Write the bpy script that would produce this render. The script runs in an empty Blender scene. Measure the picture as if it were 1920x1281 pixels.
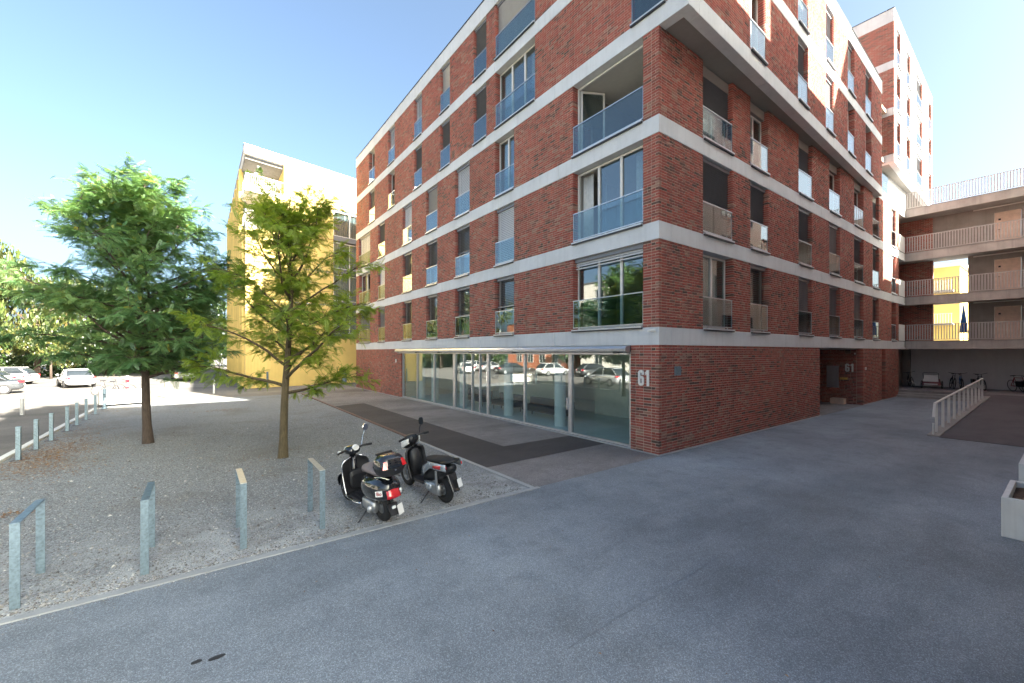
import bpy, bmesh, math, random
import numpy as np
from mathutils import Vector, Matrix
random.seed(7)
rng = np.random.default_rng(7)
R = math.radians
sc = bpy.context.scene
COL = sc.collection

# ------------------------------------------------------------------ camera, sky, sun
cam_d = bpy.data.cameras.new('camera')
cam = bpy.data.objects.new('camera', cam_d)
COL.objects.link(cam)
FPX, CX, VH, CH = 786.8, 960.0, 660.5, 2.8
RGT = np.array([.8023, -.597, 0]); FWD = np.array([.597, .8023, 0])
CP = np.array([-9.975, -6.738, CH])
cam.location = CP
cam.rotation_euler = (R(90), 0, math.atan2(-.597, .8023))
cam_d.sensor_width = 36
cam_d.lens = 36 * FPX / 1920
cam_d.shift_y = 20.0 / 1920
cam_d.clip_start = .05
cam_d.clip_end = 2000
sc.camera = cam
W = bpy.data.worlds.new('World'); sc.world = W
W.use_nodes = True
SUN = Vector((.316, -.949, .548)).normalized()
SUN_EL = math.asin(SUN.z); SUN_AZ = math.atan2(SUN.x, SUN.y)
nt = W.node_tree
sky = nt.nodes.new('ShaderNodeTexSky'); sky.sky_type = 'NISHITA'; sky.sun_disc = False
sky.sun_elevation = SUN_EL; sky.sun_rotation = SUN_AZ
sky.air_density = 0.6; sky.dust_density = 5.5; sky.ozone_density = 0.0
bg = nt.nodes['Background']; bg.inputs[1].default_value = .055
wb = nt.nodes.new('ShaderNodeMix'); wb.data_type = 'RGBA'; wb.blend_type = 'MULTIPLY'; wb.inputs[0].default_value = 1; wb.inputs[7].default_value = (.88, 1.0, .98, 1)
nt.links.new(sky.outputs[0], wb.inputs[6]); nt.links.new(wb.outputs[2], bg.inputs[0])
sl = bpy.data.lights.new('sun', 'SUN'); sl.energy = 5.0; sl.angle = R(.5); sl.color = (1, .93, .82)
so = bpy.data.objects.new('sun', sl); COL.objects.link(so)
so.rotation_euler = SUN.to_track_quat('Z', 'Y').to_euler()
so.location = (0, -10, 60)
sc.view_settings.view_transform = 'Standard'
sc.view_settings.look = 'None'
sc.view_settings.exposure = 3.4
sc.view_settings.gamma = 1
sc.cycles.max_bounces = 8
sc.cycles.transparent_max_bounces = 12
sc.cycles.caustics_reflective = False
sc.cycles.caustics_refractive = False

# ------------------------------------------------------------------ helpers
def tag(o, label=None, cat=None, group=None, kind=None):
    if label: o['label'] = label
    if cat: o['category'] = cat
    if group: o['group'] = group
    if kind: o['kind'] = kind
    return o

def empty(name, loc=(0, 0, 0), rz=0, label=None, cat=None, group=None):
    o = bpy.data.objects.new(name, None); COL.objects.link(o)
    o.location = loc; o.rotation_euler = (0, 0, rz); o.empty_display_size = .2
    return tag(o, label, cat, group)

def link_mesh(name, me, mat=None, parent=None):
    o = bpy.data.objects.new(name, me); COL.objects.link(o)
    if mat is not None and not me.materials: me.materials.append(mat)
    if parent: o.parent = parent
    return o

def copy_tree(o, parent=None, loc=None, rz=None, label=None):
    c = o.copy(); COL.objects.link(c)
    if parent is not None: c.parent = parent
    if loc is not None: c.location = loc
    if rz is not None: c.rotation_euler[2] = rz
    if label: c['label'] = label
    for ch in list(o.children): copy_tree(ch, c)
    return c

class MB:
    def __init__(s, T=None): s.v = []; s.f = []; s.T = T; s.m = []
    def add(s, vs, fs):
        n = len(s.v)
        s.v += [s.T(*p) for p in vs] if s.T else [tuple(p) for p in vs]
        s.f += [tuple(i + n for i in f) for f in fs]
        return s
    def hexa(s, p):
        return s.add(p, [(0, 3, 2, 1), (4, 5, 6, 7), (0, 1, 5, 4), (1, 2, 6, 5), (2, 3, 7, 6), (3, 0, 4, 7)])
    def box(s, a0, a1, b0, b1, c0, c1):
        return s.hexa([(a0, b0, c0), (a1, b0, c0), (a1, b1, c0), (a0, b1, c0), (a0, b0, c1), (a1, b0, c1), (a1, b1, c1), (a0, b1, c1)])
    def quad(s, *p): return s.add(p, [(0, 1, 2, 3)])
    def prism(s, poly, z0, z1, axis='z'):
        n = len(poly)
        if axis == 'z': lo = [(x, y, z0) for x, y in poly]; hi = [(x, y, z1) for x, y in poly]
        elif axis == 'y': lo = [(x, z0, y) for x, y in poly]; hi = [(x, z1, y) for x, y in poly]
        else: lo = [(z0, x, y) for x, y in poly]; hi = [(z1, x, y) for x, y in poly]
        return s.add(lo + hi, [tuple(range(n))[::-1], tuple(range(n, 2 * n))] + [(i, (i + 1) % n, n + (i + 1) % n, n + i) for i in range(n)])
    def rings(s, rs, cap=True, closed=False):
        n = len(rs[0]); k = len(rs); vs = [p for r in rs for p in r]; fs = []
        for j in range(k if closed else k - 1):
            j2 = (j + 1) % k
            for i in range(n):
                fs.append((j * n + i, j * n + (i + 1) % n, j2 * n + (i + 1) % n, j2 * n + i))
        if cap and not closed:
            fs.append(tuple(range(n))[::-1]); fs.append(tuple(range((k - 1) * n, k * n)))
        return s.add(vs, fs)
    def tube(s, pts, r, seg=8, cap=True, closed=False):
        P = [Vector(p) for p in pts]; k = len(P)
        rr = r if isinstance(r, (list, tuple)) else [r] * k
        out = []; up = None
        for i in range(k):
            if closed: d = P[(i + 1) % k] - P[i - 1]
            else: d = P[min(i + 1, k - 1)] - P[max(i - 1, 0)]
            d.normalize()
            if up is None:
                up = Vector((0, 0, 1)) if abs(d.z) < .9 else Vector((1, 0, 0))
            x = up.cross(d)
            if x.length < 1e-4: x = Vector((0, 1, 0)).cross(d)
            x.normalize(); y = d.cross(x); up = y
            out.append([tuple(P[i] + (x * math.cos(t) + y * math.sin(t)) * rr[i]) for t in [2 * math.pi * q / seg for q in range(seg)]])
        return s.rings(out, cap, closed)
    def loft(s, secs, n=16, e=2.5, axis='x'):
        rs = []
        for q in secs:
            x, yc, zc, hw, hh = q[:5]; ee = q[5] if len(q) > 5 else e
            ring = []
            for i in range(n):
                t = 2 * math.pi * (i + .5) / n
                c, d = math.cos(t), math.sin(t)
                a = yc + hw * math.copysign(abs(c) ** (2 / ee), c); b = zc + hh * math.copysign(abs(d) ** (2 / ee), d)
                ring.append((x, a, b) if axis == 'x' else (a, b, x))
            rs.append(ring)
        return s.rings(rs)
    def lathe_y(s, prof, cx, cz, n=24, a0=0, a1=2 * math.pi, cy=0):
        # prof: list of (radius, y); revolve about the y axis through (cx, cz)
        full = abs(a1 - a0 - 2 * math.pi) < 1e-6
        k = n if full else n + 1; rs = []
        for i in range(k):
            t = a0 + (a1 - a0) * i / n
            rs.append([(cx + r * math.cos(t), cy + y, cz + r * math.sin(t)) for r, y in prof])
        m = len(prof); vs = [p for r in rs for p in r]; fs = []
        for j in range(n):
            j2 = (j + 1) % k
            for i in range(m):
                fs.append((j * m + i, j * m + (i + 1) % m, j2 * m + (i + 1) % m, j2 * m + i))
        if not full:
            fs.append(tuple(range(m))); fs.append(tuple(range((k - 1) * m, k * m))[::-1])
        return s.add(vs, fs)
    def sheet(s, grid, th):
        # grid: rows of points; thickness along averaged normal
        nr, ncol = len(grid), len(grid[0]); G = [[Vector(p) for p in r] for r in grid]
        A = []; B = []
        for i in range(nr):
            for j in range(ncol):
                du = G[min(i + 1, nr - 1)][j] - G[max(i - 1, 0)][j]; dv = G[i][min(j + 1, ncol - 1)] - G[i][max(j - 1, 0)]
                nn = du.cross(dv).normalized() * th * .5
                A.append(tuple(G[i][j] + nn)); B.append(tuple(G[i][j] - nn))
        N = nr * ncol; fs = []
        for i in range(nr - 1):
            for j in range(ncol - 1):
                a = i * ncol + j
                fs.append((a, a + 1, a + ncol + 1, a + ncol)); fs.append((N + a, N + a + ncol, N + a + ncol + 1, N + a + 1))
        per = [j for j in range(ncol)] + [i * ncol + ncol - 1 for i in range(1, nr)] + [(nr - 1) * ncol + j for j in range(ncol - 2, -1, -1)] + [i * ncol for i in range(nr - 2, 0, -1)]
        for q in range(len(per)):
            a, b = per[q], per[(q + 1) % len(per)]
            fs.append((a, N + a, N + b, b))
        return s.add(A + B, fs)
    def build(s, name, mat, parent=None, smooth=False, bevel=0, sub=0, kind=None):
        me = bpy.data.meshes.new(name)
        me.from_pydata(s.v, [], s.f)
        bm = bmesh.new(); bm.from_mesh(me)
        bmesh.ops.recalc_face_normals(bm, faces=bm.faces)
        bm.to_mesh(me); bm.free()
        if smooth: me.polygons.foreach_set('use_smooth', [True] * len(me.polygons))
        o = link_mesh(name, me, mat, parent)
        if bevel:
            b = o.modifiers.new('bevel', 'BEVEL'); b.width = bevel; b.segments = 2; b.limit_method = 'ANGLE'
        if sub:
            q = o.modifiers.new('sub', 'SUBSURF'); q.levels = sub; q.render_levels = sub
        if kind: o['kind'] = kind
        return o

# ------------------------------------------------------------------ materials
def nodes(name):
    m = bpy.data.materials.new(name); m.use_nodes = True
    t = m.node_tree; b = t.nodes['Principled BSDF']
    return m, t, b
def N(t, ty, **kw):
    n = t.nodes.new(ty)
    for k, v in kw.items(): setattr(n, k, v)
    return n
def ramp(t, stops, fac=None, interp='LINEAR'):
    r = N(t, 'ShaderNodeValToRGB'); cr = r.color_ramp; cr.interpolation = interp
    while len(cr.elements) > 1: cr.elements.remove(cr.elements[-1])
    cr.elements[0].position = stops[0][0]; cr.elements[0].color = (*stops[0][1], 1)
    for p, c in stops[1:]:
        e = cr.elements.new(p); e.color = (*c, 1)
    if fac is not None: t.links.new(fac, r.inputs[0])
    return r
def noise(t, vec, scale, detail=4, rough=.55, w=None):
    n = N(t, 'ShaderNodeTexNoise'); n.inputs['Scale'].default_value = scale; n.inputs['Detail'].default_value = detail
    n.inputs['Roughness'].default_value = rough
    if vec is not None: t.links.new(vec, n.inputs['Vector'])
    return n
def mix(t, a, b, fac, mode='MIX'):
    m = N(t, 'ShaderNodeMix', data_type='RGBA', blend_type=mode)
    for sock, v in ((m.inputs[0], fac), (m.inputs[6], a), (m.inputs[7], b)):
        if hasattr(v, 'is_output'): t.links.new(v, sock)
        elif isinstance(v, (int, float)): sock.default_value = v
        else: sock.default_value = (*v, 1)
    return m.outputs[2]
def math_n(t, op, a, b=None, c=None):
    m = N(t, 'ShaderNodeMath', operation=op)
    for i, v in enumerate((a, b, c)):
        if v is None: continue
        if hasattr(v, 'is_output'): t.links.new(v, m.inputs[i])
        else: m.inputs[i].default_value = v
    return m.outputs[0]
def bump(t, b, h, strength=.3, dist=.01):
    n = N(t, 'ShaderNodeBump'); n.inputs['Strength'].default_value = strength; n.inputs['Distance'].default_value = dist
    t.links.new(h, n.inputs['Height']); t.links.new(n.outputs[0], b.inputs['Normal'])
def pos(t): return N(t, 'ShaderNodeNewGeometry').outputs['Position']
def simple(name, col, rough=.5, metal=0, var=.12, scale=6, bmp=0, bscale=60, spec=.5, coat=0):
    m, t, b = nodes(name)
    b.inputs['Roughness'].default_value = rough; b.inputs['Metallic'].default_value = metal
    b.inputs['Specular IOR Level'].default_value = spec
    if coat: b.inputs['Coat Weight'].default_value = coat; b.inputs['Coat Roughness'].default_value = .04
    tc = N(t, 'ShaderNodeTexCoord').outputs['Object']
    n = noise(t, tc, scale, 5)
    r = ramp(t, [(.3, tuple(c * (1 - var) for c in col)), (.7, tuple(min(1, c * (1 + var)) for c in col))], n.outputs[0])
    t.links.new(r.outputs[0], b.inputs['Base Color'])
    rr = N(t, 'ShaderNodeMapRange'); rr.inputs[3].default_value = max(.02, rough - .08); rr.inputs[4].default_value = min(1, rough + .08)
    t.links.new(n.outputs[0], rr.inputs[0]); t.links.new(rr.outputs[0], b.inputs['Roughness'])
    if bmp:
        n2 = noise(t, tc, bscale, 3); bump(t, b, n2.outputs[0], bmp, .01)
    return m

def brick_colour(t, rnd, p):
    big = noise(t, p, .9, 3, .6)
    v = math_n(t, 'ADD', rnd, math_n(t, 'MULTIPLY', math_n(t, 'SUBTRACT', big.outputs[0], .5), .75))
    r = ramp(t, [(0.0, (.1, .065, .053)), (.05, (.165, .085, .067)), (.16, (.245, .085, .066)), (.3, (.3, .084, .064)), (.55, (.345, .085, .062)), (.75, (.375, .105, .078)), (.9, (.32, .14, .105)), (1, (.33, .2, .15))], v)
    fine = noise(t, p, 45, 4, .7)
    lowf = noise(t, p, .28, 4, .6)
    sz = N(t, 'ShaderNodeSeparateXYZ'); t.links.new(p, sz.inputs[0])
    st_ = N(t, 'ShaderNodeMapping'); st_.inputs['Scale'].default_value = (1.6, 1.6, .09); t.links.new(p, st_.inputs[0])
    stn = noise(t, st_.outputs[0], 1.6, 5, .6)
    tint = ramp(t, [(.3, (.8, .78, .78)), (.55, (1, 1, 1)), (.75, (1.12, 1.14, 1.15))], lowf.outputs[0])
    tin2 = ramp(t, [(.3, (.8, .79, .79)), (.52, (1, 1, 1))], stn.outputs[0])
    base = mix(t, r.outputs[0], tint.outputs[0], 1.0, 'MULTIPLY')
    base = mix(t, base, mix(t, base, tin2.outputs[0], 1.0, 'MULTIPLY'), .8)
    dirt = N(t, 'ShaderNodeMapRange'); dirt.inputs[1].default_value = .7; dirt.inputs[2].default_value = 0; dirt.inputs[3].default_value = 0; dirt.inputs[4].default_value = .3
    t.links.new(sz.outputs[2], dirt.inputs[0])
    base = mix(t, base, (.13, .1, .09), math_n(t, 'MULTIPLY', dirt.outputs[0], stn.outputs[0]))
    c = mix(t, base, (.22, .15, .13), math_n(t, 'MULTIPLY', math_n(t, 'SUBTRACT', fine.outputs[0], .35), .35))
    return c, fine
def mk_brick():
    m, t, b = nodes('brick_clay')
    g = N(t, 'ShaderNodeNewGeometry'); oi = N(t, 'ShaderNodeObjectInfo')
    rnd = math_n(t, 'FRACT', math_n(t, 'ADD', g.outputs['Random Per Island'], math_n(t, 'MULTIPLY', oi.outputs['Random'], 7.31)))
    c, fine = brick_colour(t, rnd, g.outputs['Position'])
    t.links.new(c, b.inputs['Base Color']); b.inputs['Roughness'].default_value = .85
    b.inputs['Specular IOR Level'].default_value = .25
    bump(t, b, fine.outputs[0], .5, .004)
    return m
def mk_brick_tex():
    m, t, b = nodes('brick_far')
    uv = N(t, 'ShaderNodeUVMap').outputs[0]
    br = N(t, 'ShaderNodeTexBrick'); br.offset = .5; br.offset_frequency = 2
    br.inputs['Color1'].default_value = (0, 0, 0, 1); br.inputs['Color2'].default_value = (1, 1, 1, 1); br.inputs['Mortar'].default_value = (.5, .5, .5, 1)
    br.inputs['Scale'].default_value = 1; br.inputs['Mortar Size'].default_value = .006; br.inputs['Mortar Smooth'].default_value = .1
    br.inputs['Brick Width'].default_value = .25; br.inputs['Row Height'].default_value = .0775
    t.links.new(uv, br.inputs['Vector'])
    c, fine = brick_colour(t, br.outputs['Color'], pos(t))
    c2 = mix(t, c, (.45, .33, .27), br.outputs['Fac'])
    t.links.new(c2, b.inputs['Base Color']); b.inputs['Roughness'].default_value = .88
    bump(t, b, math_n(t, 'SUBTRACT', 1, br.outputs['Fac']), .5, .008)
    return m
def mk_concrete(name, col, streak=.25, bmp=.15, spot=.35):
    m, t, b = nodes(name); p = pos(t)
    n1 = noise(t, p, .8, 6, .65); n2 = noise(t, p, 9, 5, .6)
    mp = N(t, 'ShaderNodeMapping'); mp.inputs['Scale'].default_value = (2.5, 2.5, .12); t.links.new(p, mp.inputs[0])
    n3 = noise(t, mp.outputs[0], 2.2, 5, .6)
    r = ramp(t, [(.25, tuple(c * (1 - spot) for c in col)), (.6, col), (.85, tuple(min(1, c * 1.12) for c in col))], n1.outputs[0])
    c = mix(t, r.outputs[0], tuple(x * .55 for x in col), math_n(t, 'MULTIPLY', ramp(t, [(.5, (0, 0, 0)), (.75, (1, 1, 1))], n3.outputs[0]).outputs[0], streak))
    c = mix(t, c, tuple(x * .7 for x in col), math_n(t, 'MULTIPLY', ramp(t, [(.58, (0, 0, 0)), (.72, (1, 1, 1))], n2.outputs[0]).outputs[0], .3))
    t.links.new(c, b.inputs['Base Color']); b.inputs['Roughness'].default_value = .78
    bump(t, b, noise(t, p, 90, 4).outputs[0], bmp, .004)
    return m
def mk_glass(name, tint=(1, 1, 1), base=.09, rough=0.0, opa=0.0, opac=(.1, .12, .13)):
    m = bpy.data.materials.new(name); m.use_nodes = True; t = m.node_tree
    t.nodes.remove(t.nodes['Principled BSDF']); out = t.nodes['Material Output']
    lw = N(t, 'ShaderNodeLayerWeight'); lw.inputs[0].default_value = .5
    f = math_n(t, 'POWER', lw.outputs['Facing'], 4.2)
    f = math_n(t, 'ADD', math_n(t, 'MULTIPLY', f, 1 - base), base)
    tr = N(t, 'ShaderNodeBsdfTransparent'); tr.inputs[0].default_value = (*tint, 1)
    gl = N(t, 'ShaderNodeBsdfGlossy'); gl.inputs['Roughness'].default_value = rough
    src = tr.outputs[0]
    if opa:
        df = N(t, 'ShaderNodeBsdfDiffuse'); df.inputs[0].default_value = (*opac, 1)
        mm = N(t, 'ShaderNodeMixShader'); mm.inputs[0].default_value = opa
        t.links.new(src, mm.inputs[1]); t.links.new(df.outputs[0], mm.inputs[2]); src = mm.outputs[0]
    ms = N(t, 'ShaderNodeMixShader')
    t.links.new(f, ms.inputs[0]); t.links.new(src, ms.inputs[1]); t.links.new(gl.outputs[0], ms.inputs[2])
    t.links.new(ms.outputs[0], out.inputs[0])
    return m
def mk_asphalt(name, col, grain=.5, pale=(.2, .2, .2), sp=170):
    m, t, b = nodes(name); p = pos(t)
    n1 = noise(t, p, .35, 5, .6); n2 = noise(t, p, 2.4, 5, .6)
    vo = N(t, 'ShaderNodeTexVoronoi'); vo.inputs['Scale'].default_value = sp; t.links.new(p, vo.inputs['Vector'])
    wn = N(t, 'ShaderNodeTexWhiteNoise'); t.links.new(vo.outputs['Color'], wn.inputs['Vector'])
    base = ramp(t, [(.28, tuple(c * .72 for c in col)), (.5, col), (.75, tuple(c * 1.22 for c in col))], n1.outputs[0])
    wm = N(t, 'ShaderNodeMapping'); wm.inputs['Scale'].default_value = (.09, .34, 1); t.links.new(p, wm.inputs[0])
    n3 = noise(t, wm.outputs[0], 1.0, 6, .62)
    wear = ramp(t, [(.36, (.74, .75, .76)), (.5, (1, 1, 1)), (.66, (1.16, 1.16, 1.15))], n3.outputs[0])
    worn = mix(t, base.outputs[0], wear.outputs[0], 1.0, 'MULTIPLY')
    c = mix(t, worn, tuple(x * .62 for x in col), math_n(t, 'MULTIPLY', ramp(t, [(.5, (0, 0, 0)), (.72, (1, 1, 1))], n2.outputs[0]).outputs[0], .5))
    g = ramp(t, [(0, (.35, .35, .35)), (.45, (.85, .85, .85)), (.8, (1.25, 1.25, 1.25)), (1, (2.6, 2.6, 2.55))], wn.outputs['Value'])
    c = mix(t, c, mix(t, c, g.outputs[0], 1.0, 'MULTIPLY'), grain)
    t.links.new(c, b.inputs['Base Color']); b.inputs['Roughness'].default_value = .8; b.inputs['Specular IOR Level'].default_value = .35
    bump(t, b, vo.outputs['Distance'], .6, .004)
    return m
def mk_gravel():
    m, t, b = nodes('gravel_stone'); p = pos(t)
    vo = N(t, 'ShaderNodeTexVoronoi'); vo.inputs['Scale'].default_value = 48; t.links.new(p, vo.inputs['Vector'])
    v2 = N(t, 'ShaderNodeTexVoronoi'); v2.inputs['Scale'].default_value = 120; t.links.new(p, v2.inputs['Vector'])
    wn = N(t, 'ShaderNodeTexWhiteNoise'); t.links.new(vo.outputs['Color'], wn.inputs['Vector'])
    w2 = N(t, 'ShaderNodeTexWhiteNoise'); t.links.new(v2.outputs['Color'], w2.inputs['Vector'])
    r = ramp(t, [(0, (.1, .106, .11)), (.3, (.2, .213, .222)), (.7, (.3, .32, .333)), (.93, (.37, .39, .4)), (1, (.58, .6, .61))], wn.outputs['Value'])
    r2 = ramp(t, [(0, (.07, .073, .077)), (.6, (.185, .195, .203)), (1, (.4, .415, .42))], w2.outputs['Value'])
    c = mix(t, r.outputs[0], r2.outputs[0], .45)
    n1 = noise(t, p, .5, 6, .65)
    c = mix(t, c, (.15, .135, .12), math_n(t, 'MULTIPLY', ramp(t, [(.5, (0, 0, 0)), (.7, (1, 1, 1))], n1.outputs[0]).outputs[0], .55))
    # pale dust trodden along the front edge by the hoops
    sx = N(t, 'ShaderNodeSeparateXYZ'); t.links.new(p, sx.inputs[0])
    near = N(t, 'ShaderNodeMapRange'); near.inputs[1].default_value = 2.6; near.inputs[2].default_value = .1; t.links.new(sx.outputs[1], near.inputs[0])
    n2 = noise(t, p, 1.5, 7, .72)
    dust = math_n(t, 'MULTIPLY', near.outputs[0], ramp(t, [(.38, (0, 0, 0)), (.6, (1, 1, 1))], n2.outputs[0]).outputs[0])
    c = mix(t, c, (.47, .49, .5), math_n(t, 'MULTIPLY', dust, .85))
    t.links.new(c, b.inputs['Base Color']); b.inputs['Roughness'].default_value = .9; b.inputs['Specular IOR Level'].default_value = .2
    bump(t, b, math_n(t, 'ADD', math_n(t, 'MULTIPLY', vo.outputs['Distance'], -1), math_n(t, 'MULTIPLY', v2.outputs['Distance'], -.4)), .9, .012)
    return m
def mk_leaf(name, cols, trans=.35):
    m = bpy.data.materials.new(name); m.use_nodes = True; t = m.node_tree
    t.nodes.remove(t.nodes['Principled BSDF']); out = t.nodes['Material Output']
    at = N(t, 'ShaderNodeAttribute'); at.attribute_name = 'tone'
    oi = N(t, 'ShaderNodeObjectInfo')
    v = math_n(t, 'ADD', at.outputs['Fac'], math_n(t, 'MULTIPLY', math_n(t, 'SUBTRACT', oi.outputs['Random'], .5), .15))
    r = ramp(t, cols, v)
    d = N(t, 'ShaderNodeBsdfDiffuse'); t.links.new(r.outputs[0], d.inputs[0])
    tr = N(t, 'ShaderNodeBsdfTranslucent'); t.links.new(mix(t, r.outputs[0], (1.5, 1.5, .5), .6, 'MULTIPLY'), tr.inputs[0])
    g = N(t, 'ShaderNodeBsdfGlossy'); g.inputs['Roughness'].default_value = .4; g.inputs[0].default_value = (.8, .85, .9, 1)
    m1 = N(t, 'ShaderNodeMixShader'); m1.inputs[0].default_value = trans
    t.links.new(d.outputs[0], m1.inputs[1]); t.links.new(tr.outputs[0], m1.inputs[2])
    m2 = N(t, 'ShaderNodeMixShader'); m2.inputs[0].default_value = .05
    t.links.new(m1.outputs[0], m2.inputs[1]); t.links.new(g.outputs[0], m2.inputs[2])
    t.links.new(m2.outputs[0], out.inputs[0])
    return m
def mk_bark(name, col):
    m, t, b = nodes(name)
    tc = N(t, 'ShaderNodeTexCoord').outputs['Object']
    mp = N(t, 'ShaderNodeMapping'); mp.inputs['Scale'].default_value = (9, 9, 1.6); t.links.new(tc, mp.inputs[0])
    n = noise(t, mp.outputs[0], 4, 8, .7)
    r = ramp(t, [(.3, tuple(c * .45 for c in col)), (.55, col), (.75, tuple(c * 1.5 for c in col))], n.outputs[0])
    t.links.new(r.outputs[0], b.inputs['Base Color']); b.inputs['Roughness'].default_value = .9
    bump(t, b, n.outputs[0], .8, .02)
    return m
def mk_corrugated(name, col):
    m, t, b = nodes(name); p = pos(t)
    n1 = noise(t, p, .5, 5, .6)
    r = ramp(t, [(.3, tuple(c * .86 for c in col)), (.7, tuple(min(1, c * 1.08) for c in col))], n1.outputs[0])
    t.links.new(r.outputs[0], b.inputs['Base Color']); b.inputs['Roughness'].default_value = .5
    w = N(t, 'ShaderNodeTexWave'); w.inputs['Scale'].default_value = 3.2; w.bands_direction = 'X'; t.links.new(p, w.inputs['Vector'])
    bump(t, b, w.outputs['Fac'], .35, .03)
    return m

M = dict(
    brick=mk_brick(), brick_far=mk_brick_tex(),
    mortar=simple('mortar', (.47, .35, .28), .95, var=.2, scale=3, bmp=.4, bscale=120, spec=.2),
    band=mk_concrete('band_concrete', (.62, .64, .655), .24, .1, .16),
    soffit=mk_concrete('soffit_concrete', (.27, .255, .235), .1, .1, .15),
    gal=mk_concrete('gallery_concrete', (.44, .42, .39), .55, .25, .35),
    core=mk_concrete('core_concrete', (.3, .275, .25), .3, .25, .3),
    step=mk_concrete('step_concrete', (.33, .32, .3), .3, .25, .3),
    planter=mk_concrete('planter_concrete', (.64, .64, .63), .45, .2, .2),
    white=simple('white_paint', (.68, .67, .64), .45, var=.05),
    offw=simple('cream_render', (.82, .77, .69), .8, var=.07, bmp=.15),
    store=mk_concrete('store_render', (.72, .69, .68), .15, .08, .12),
    frame=simple('window_lacquer', (.66, .64, .6), .35, var=.04),
    alu=simple('aluminium', (.5, .52, .55), .35, .75, var=.06),
    steel=simple('galvanised_steel', (.2, .27, .32), .42, .55, var=.28, scale=28),
    steeltop=simple('worn_steel', (.5, .49, .46), .4, .5, var=.2, scale=30),
    rail=simple('rail_paint', (.45, .43, .41), .45, .2, var=.06),
    sillm=simple('sill_sheet', (.6, .61, .62), .4, .4, var=.06),
    dark=simple('dark_metal', (.035, .036, .04), .5, .2, var=.15),
    slat_d=simple('slat_dark', (.2, .205, .22), .45, .3, var=.08),
    slat_m=simple('slat_mid', (.34, .35, .37), .45, .3, var=.06),
    slat_l=simple('slat_light', (.58, .58, .58), .5, .1, var=.04),
    pane=mk_glass('window_glass', (.72, .8, .8), .16),
    shop=mk_glass('shop_glass', (.88, .97, .97), .17),
    bal=mk_glass('balustrade_glass', (.7, .8, .82), .1),
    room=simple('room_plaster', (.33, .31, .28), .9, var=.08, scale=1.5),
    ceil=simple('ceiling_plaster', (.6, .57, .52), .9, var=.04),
    curtain=simple('curtain_cloth', (.6, .6, .57), .9, var=.1, scale=8),
    shopfl=simple('shop_floor', (.72, .82, .83), .35, var=.06, scale=2),
    shopcol=simple('shop_column', (.82, .84, .83), .6, var=.03),
    shopwall=simple('shop_wall', (.68, .66, .54), .8, var=.06),
    asph=mk_asphalt('asphalt_plaza', (.222, .25, .282), .45, sp=125),
    asph2=mk_asphalt('asphalt_path', (.21, .198, .2), .5, sp=120),
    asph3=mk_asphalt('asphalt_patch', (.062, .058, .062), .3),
    asph4=mk_asphalt('asphalt_road', (.135, .127, .118), .35),
    pave=mk_asphalt('pavement_asphalt', (.19, .175, .155), .3),
    ramp=mk_asphalt('asphalt_ramp', (.1, .092, .1), .35),
    gravel=mk_gravel(),
    kerb=mk_concrete('kerb_stone', (.35, .365, .375), .2, .4, .25),
    yellow=mk_corrugated('yellow_sheet', (.8, .575, .18)),
    yside=simple('yellow_side', (.6, .4, .1), .6, var=.1),
    red=simple('red_lens', (.55, .012, .02), .15, var=.1, coat=1),
    black=simple('black_gloss', (.008, .009, .012), .12, var=.1, coat=1),
    blackm=simple('black_plastic', (.014, .014, .016), .45, var=.2),
    rubber=simple('rubber', (.013, .013, .014), .75, var=.2, scale=20),
    chrome=simple('chrome', (.75, .76, .78), .12, 1, var=.03),
    cast=simple('cast_aluminium', (.42, .43, .44), .42, .8, var=.12, scale=14),
    silver=simple('silver_paint', (.42, .46, .5), .25, .5, var=.04, coat=1),
    seat=simple('seat_vinyl', (.2, .165, .16), .55, var=.12, scale=12, bmp=.1),
    plate=simple('plate_white', (.75, .75, .73), .4, var=.04),
    lamp=simple('lamp_glass', (.75, .78, .78), .1, var=.03, coat=1),
    carw=simple('car_white', (.68, .68, .67), .25, var=.03, coat=1),
    cars=simple('car_silver', (.42, .43, .44), .25, .4, var=.03, coat=1),
    card=simple('car_dark', (.04, .045, .05), .25, .2, var=.05, coat=1),
    carglass=simple('car_glass', (.02, .025, .03), .05, var=.05),
    orange=simple('orange_render', (.42, .14, .07), .85, var=.15),
    soil=simple('dry_soil', (.09, .055, .035), .95, var=.4, scale=14, bmp=.6, bscale=30),
    straw=simple('dry_stems', (.25, .16, .09), .9, var=.3, scale=20),
    litter=simple('dry_leaf', (.26, .12, .045), .85, var=.45, scale=14),
    roof=simple('roof_gravel', (.2, .2, .2), .95, var=.2, bmp=.5),
    barkA=mk_bark('bark_dark', (.07, .05, .038)),
    barkB=mk_bark('bark_olive', (.105, .08, .042)),
    blue=simple('blue_cloth', (.02, .12, .4), .8, var=.1),
    wood=simple('door_board', (.62, .46, .36), .6, var=.14, scale=4),
    brass=simple('brass_plate', (.65, .42, .12), .4, .3, var=.1),
    leafA=mk_leaf('leaf_green', [(0, (.055, .13, .06)), (.35, (.1, .215, .09)), (.7, (.17, .29, .11)), (.93, (.24, .32, .1)), (1, (.5, .42, .05))], .42),
    leafB=mk_leaf('leaf_yellow_green', [(0, (.12, .2, .03)), (.4, (.25, .35, .045)), (.75, (.37, .42, .055)), (1, (.45, .4, .07))], .5),
    leafC=mk_leaf('leaf_autumn', [(0, (.035, .06, .015)), (.5, (.085, .11, .025)), (.8, (.15, .135, .035)), (1, (.2, .11, .04))], .35),
    leafD=mk_leaf('leaf_bush', [(0, (.015, .04, .012)), (.5, (.04, .08, .018)), (1, (.1, .13, .03))], .3),
)

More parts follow.
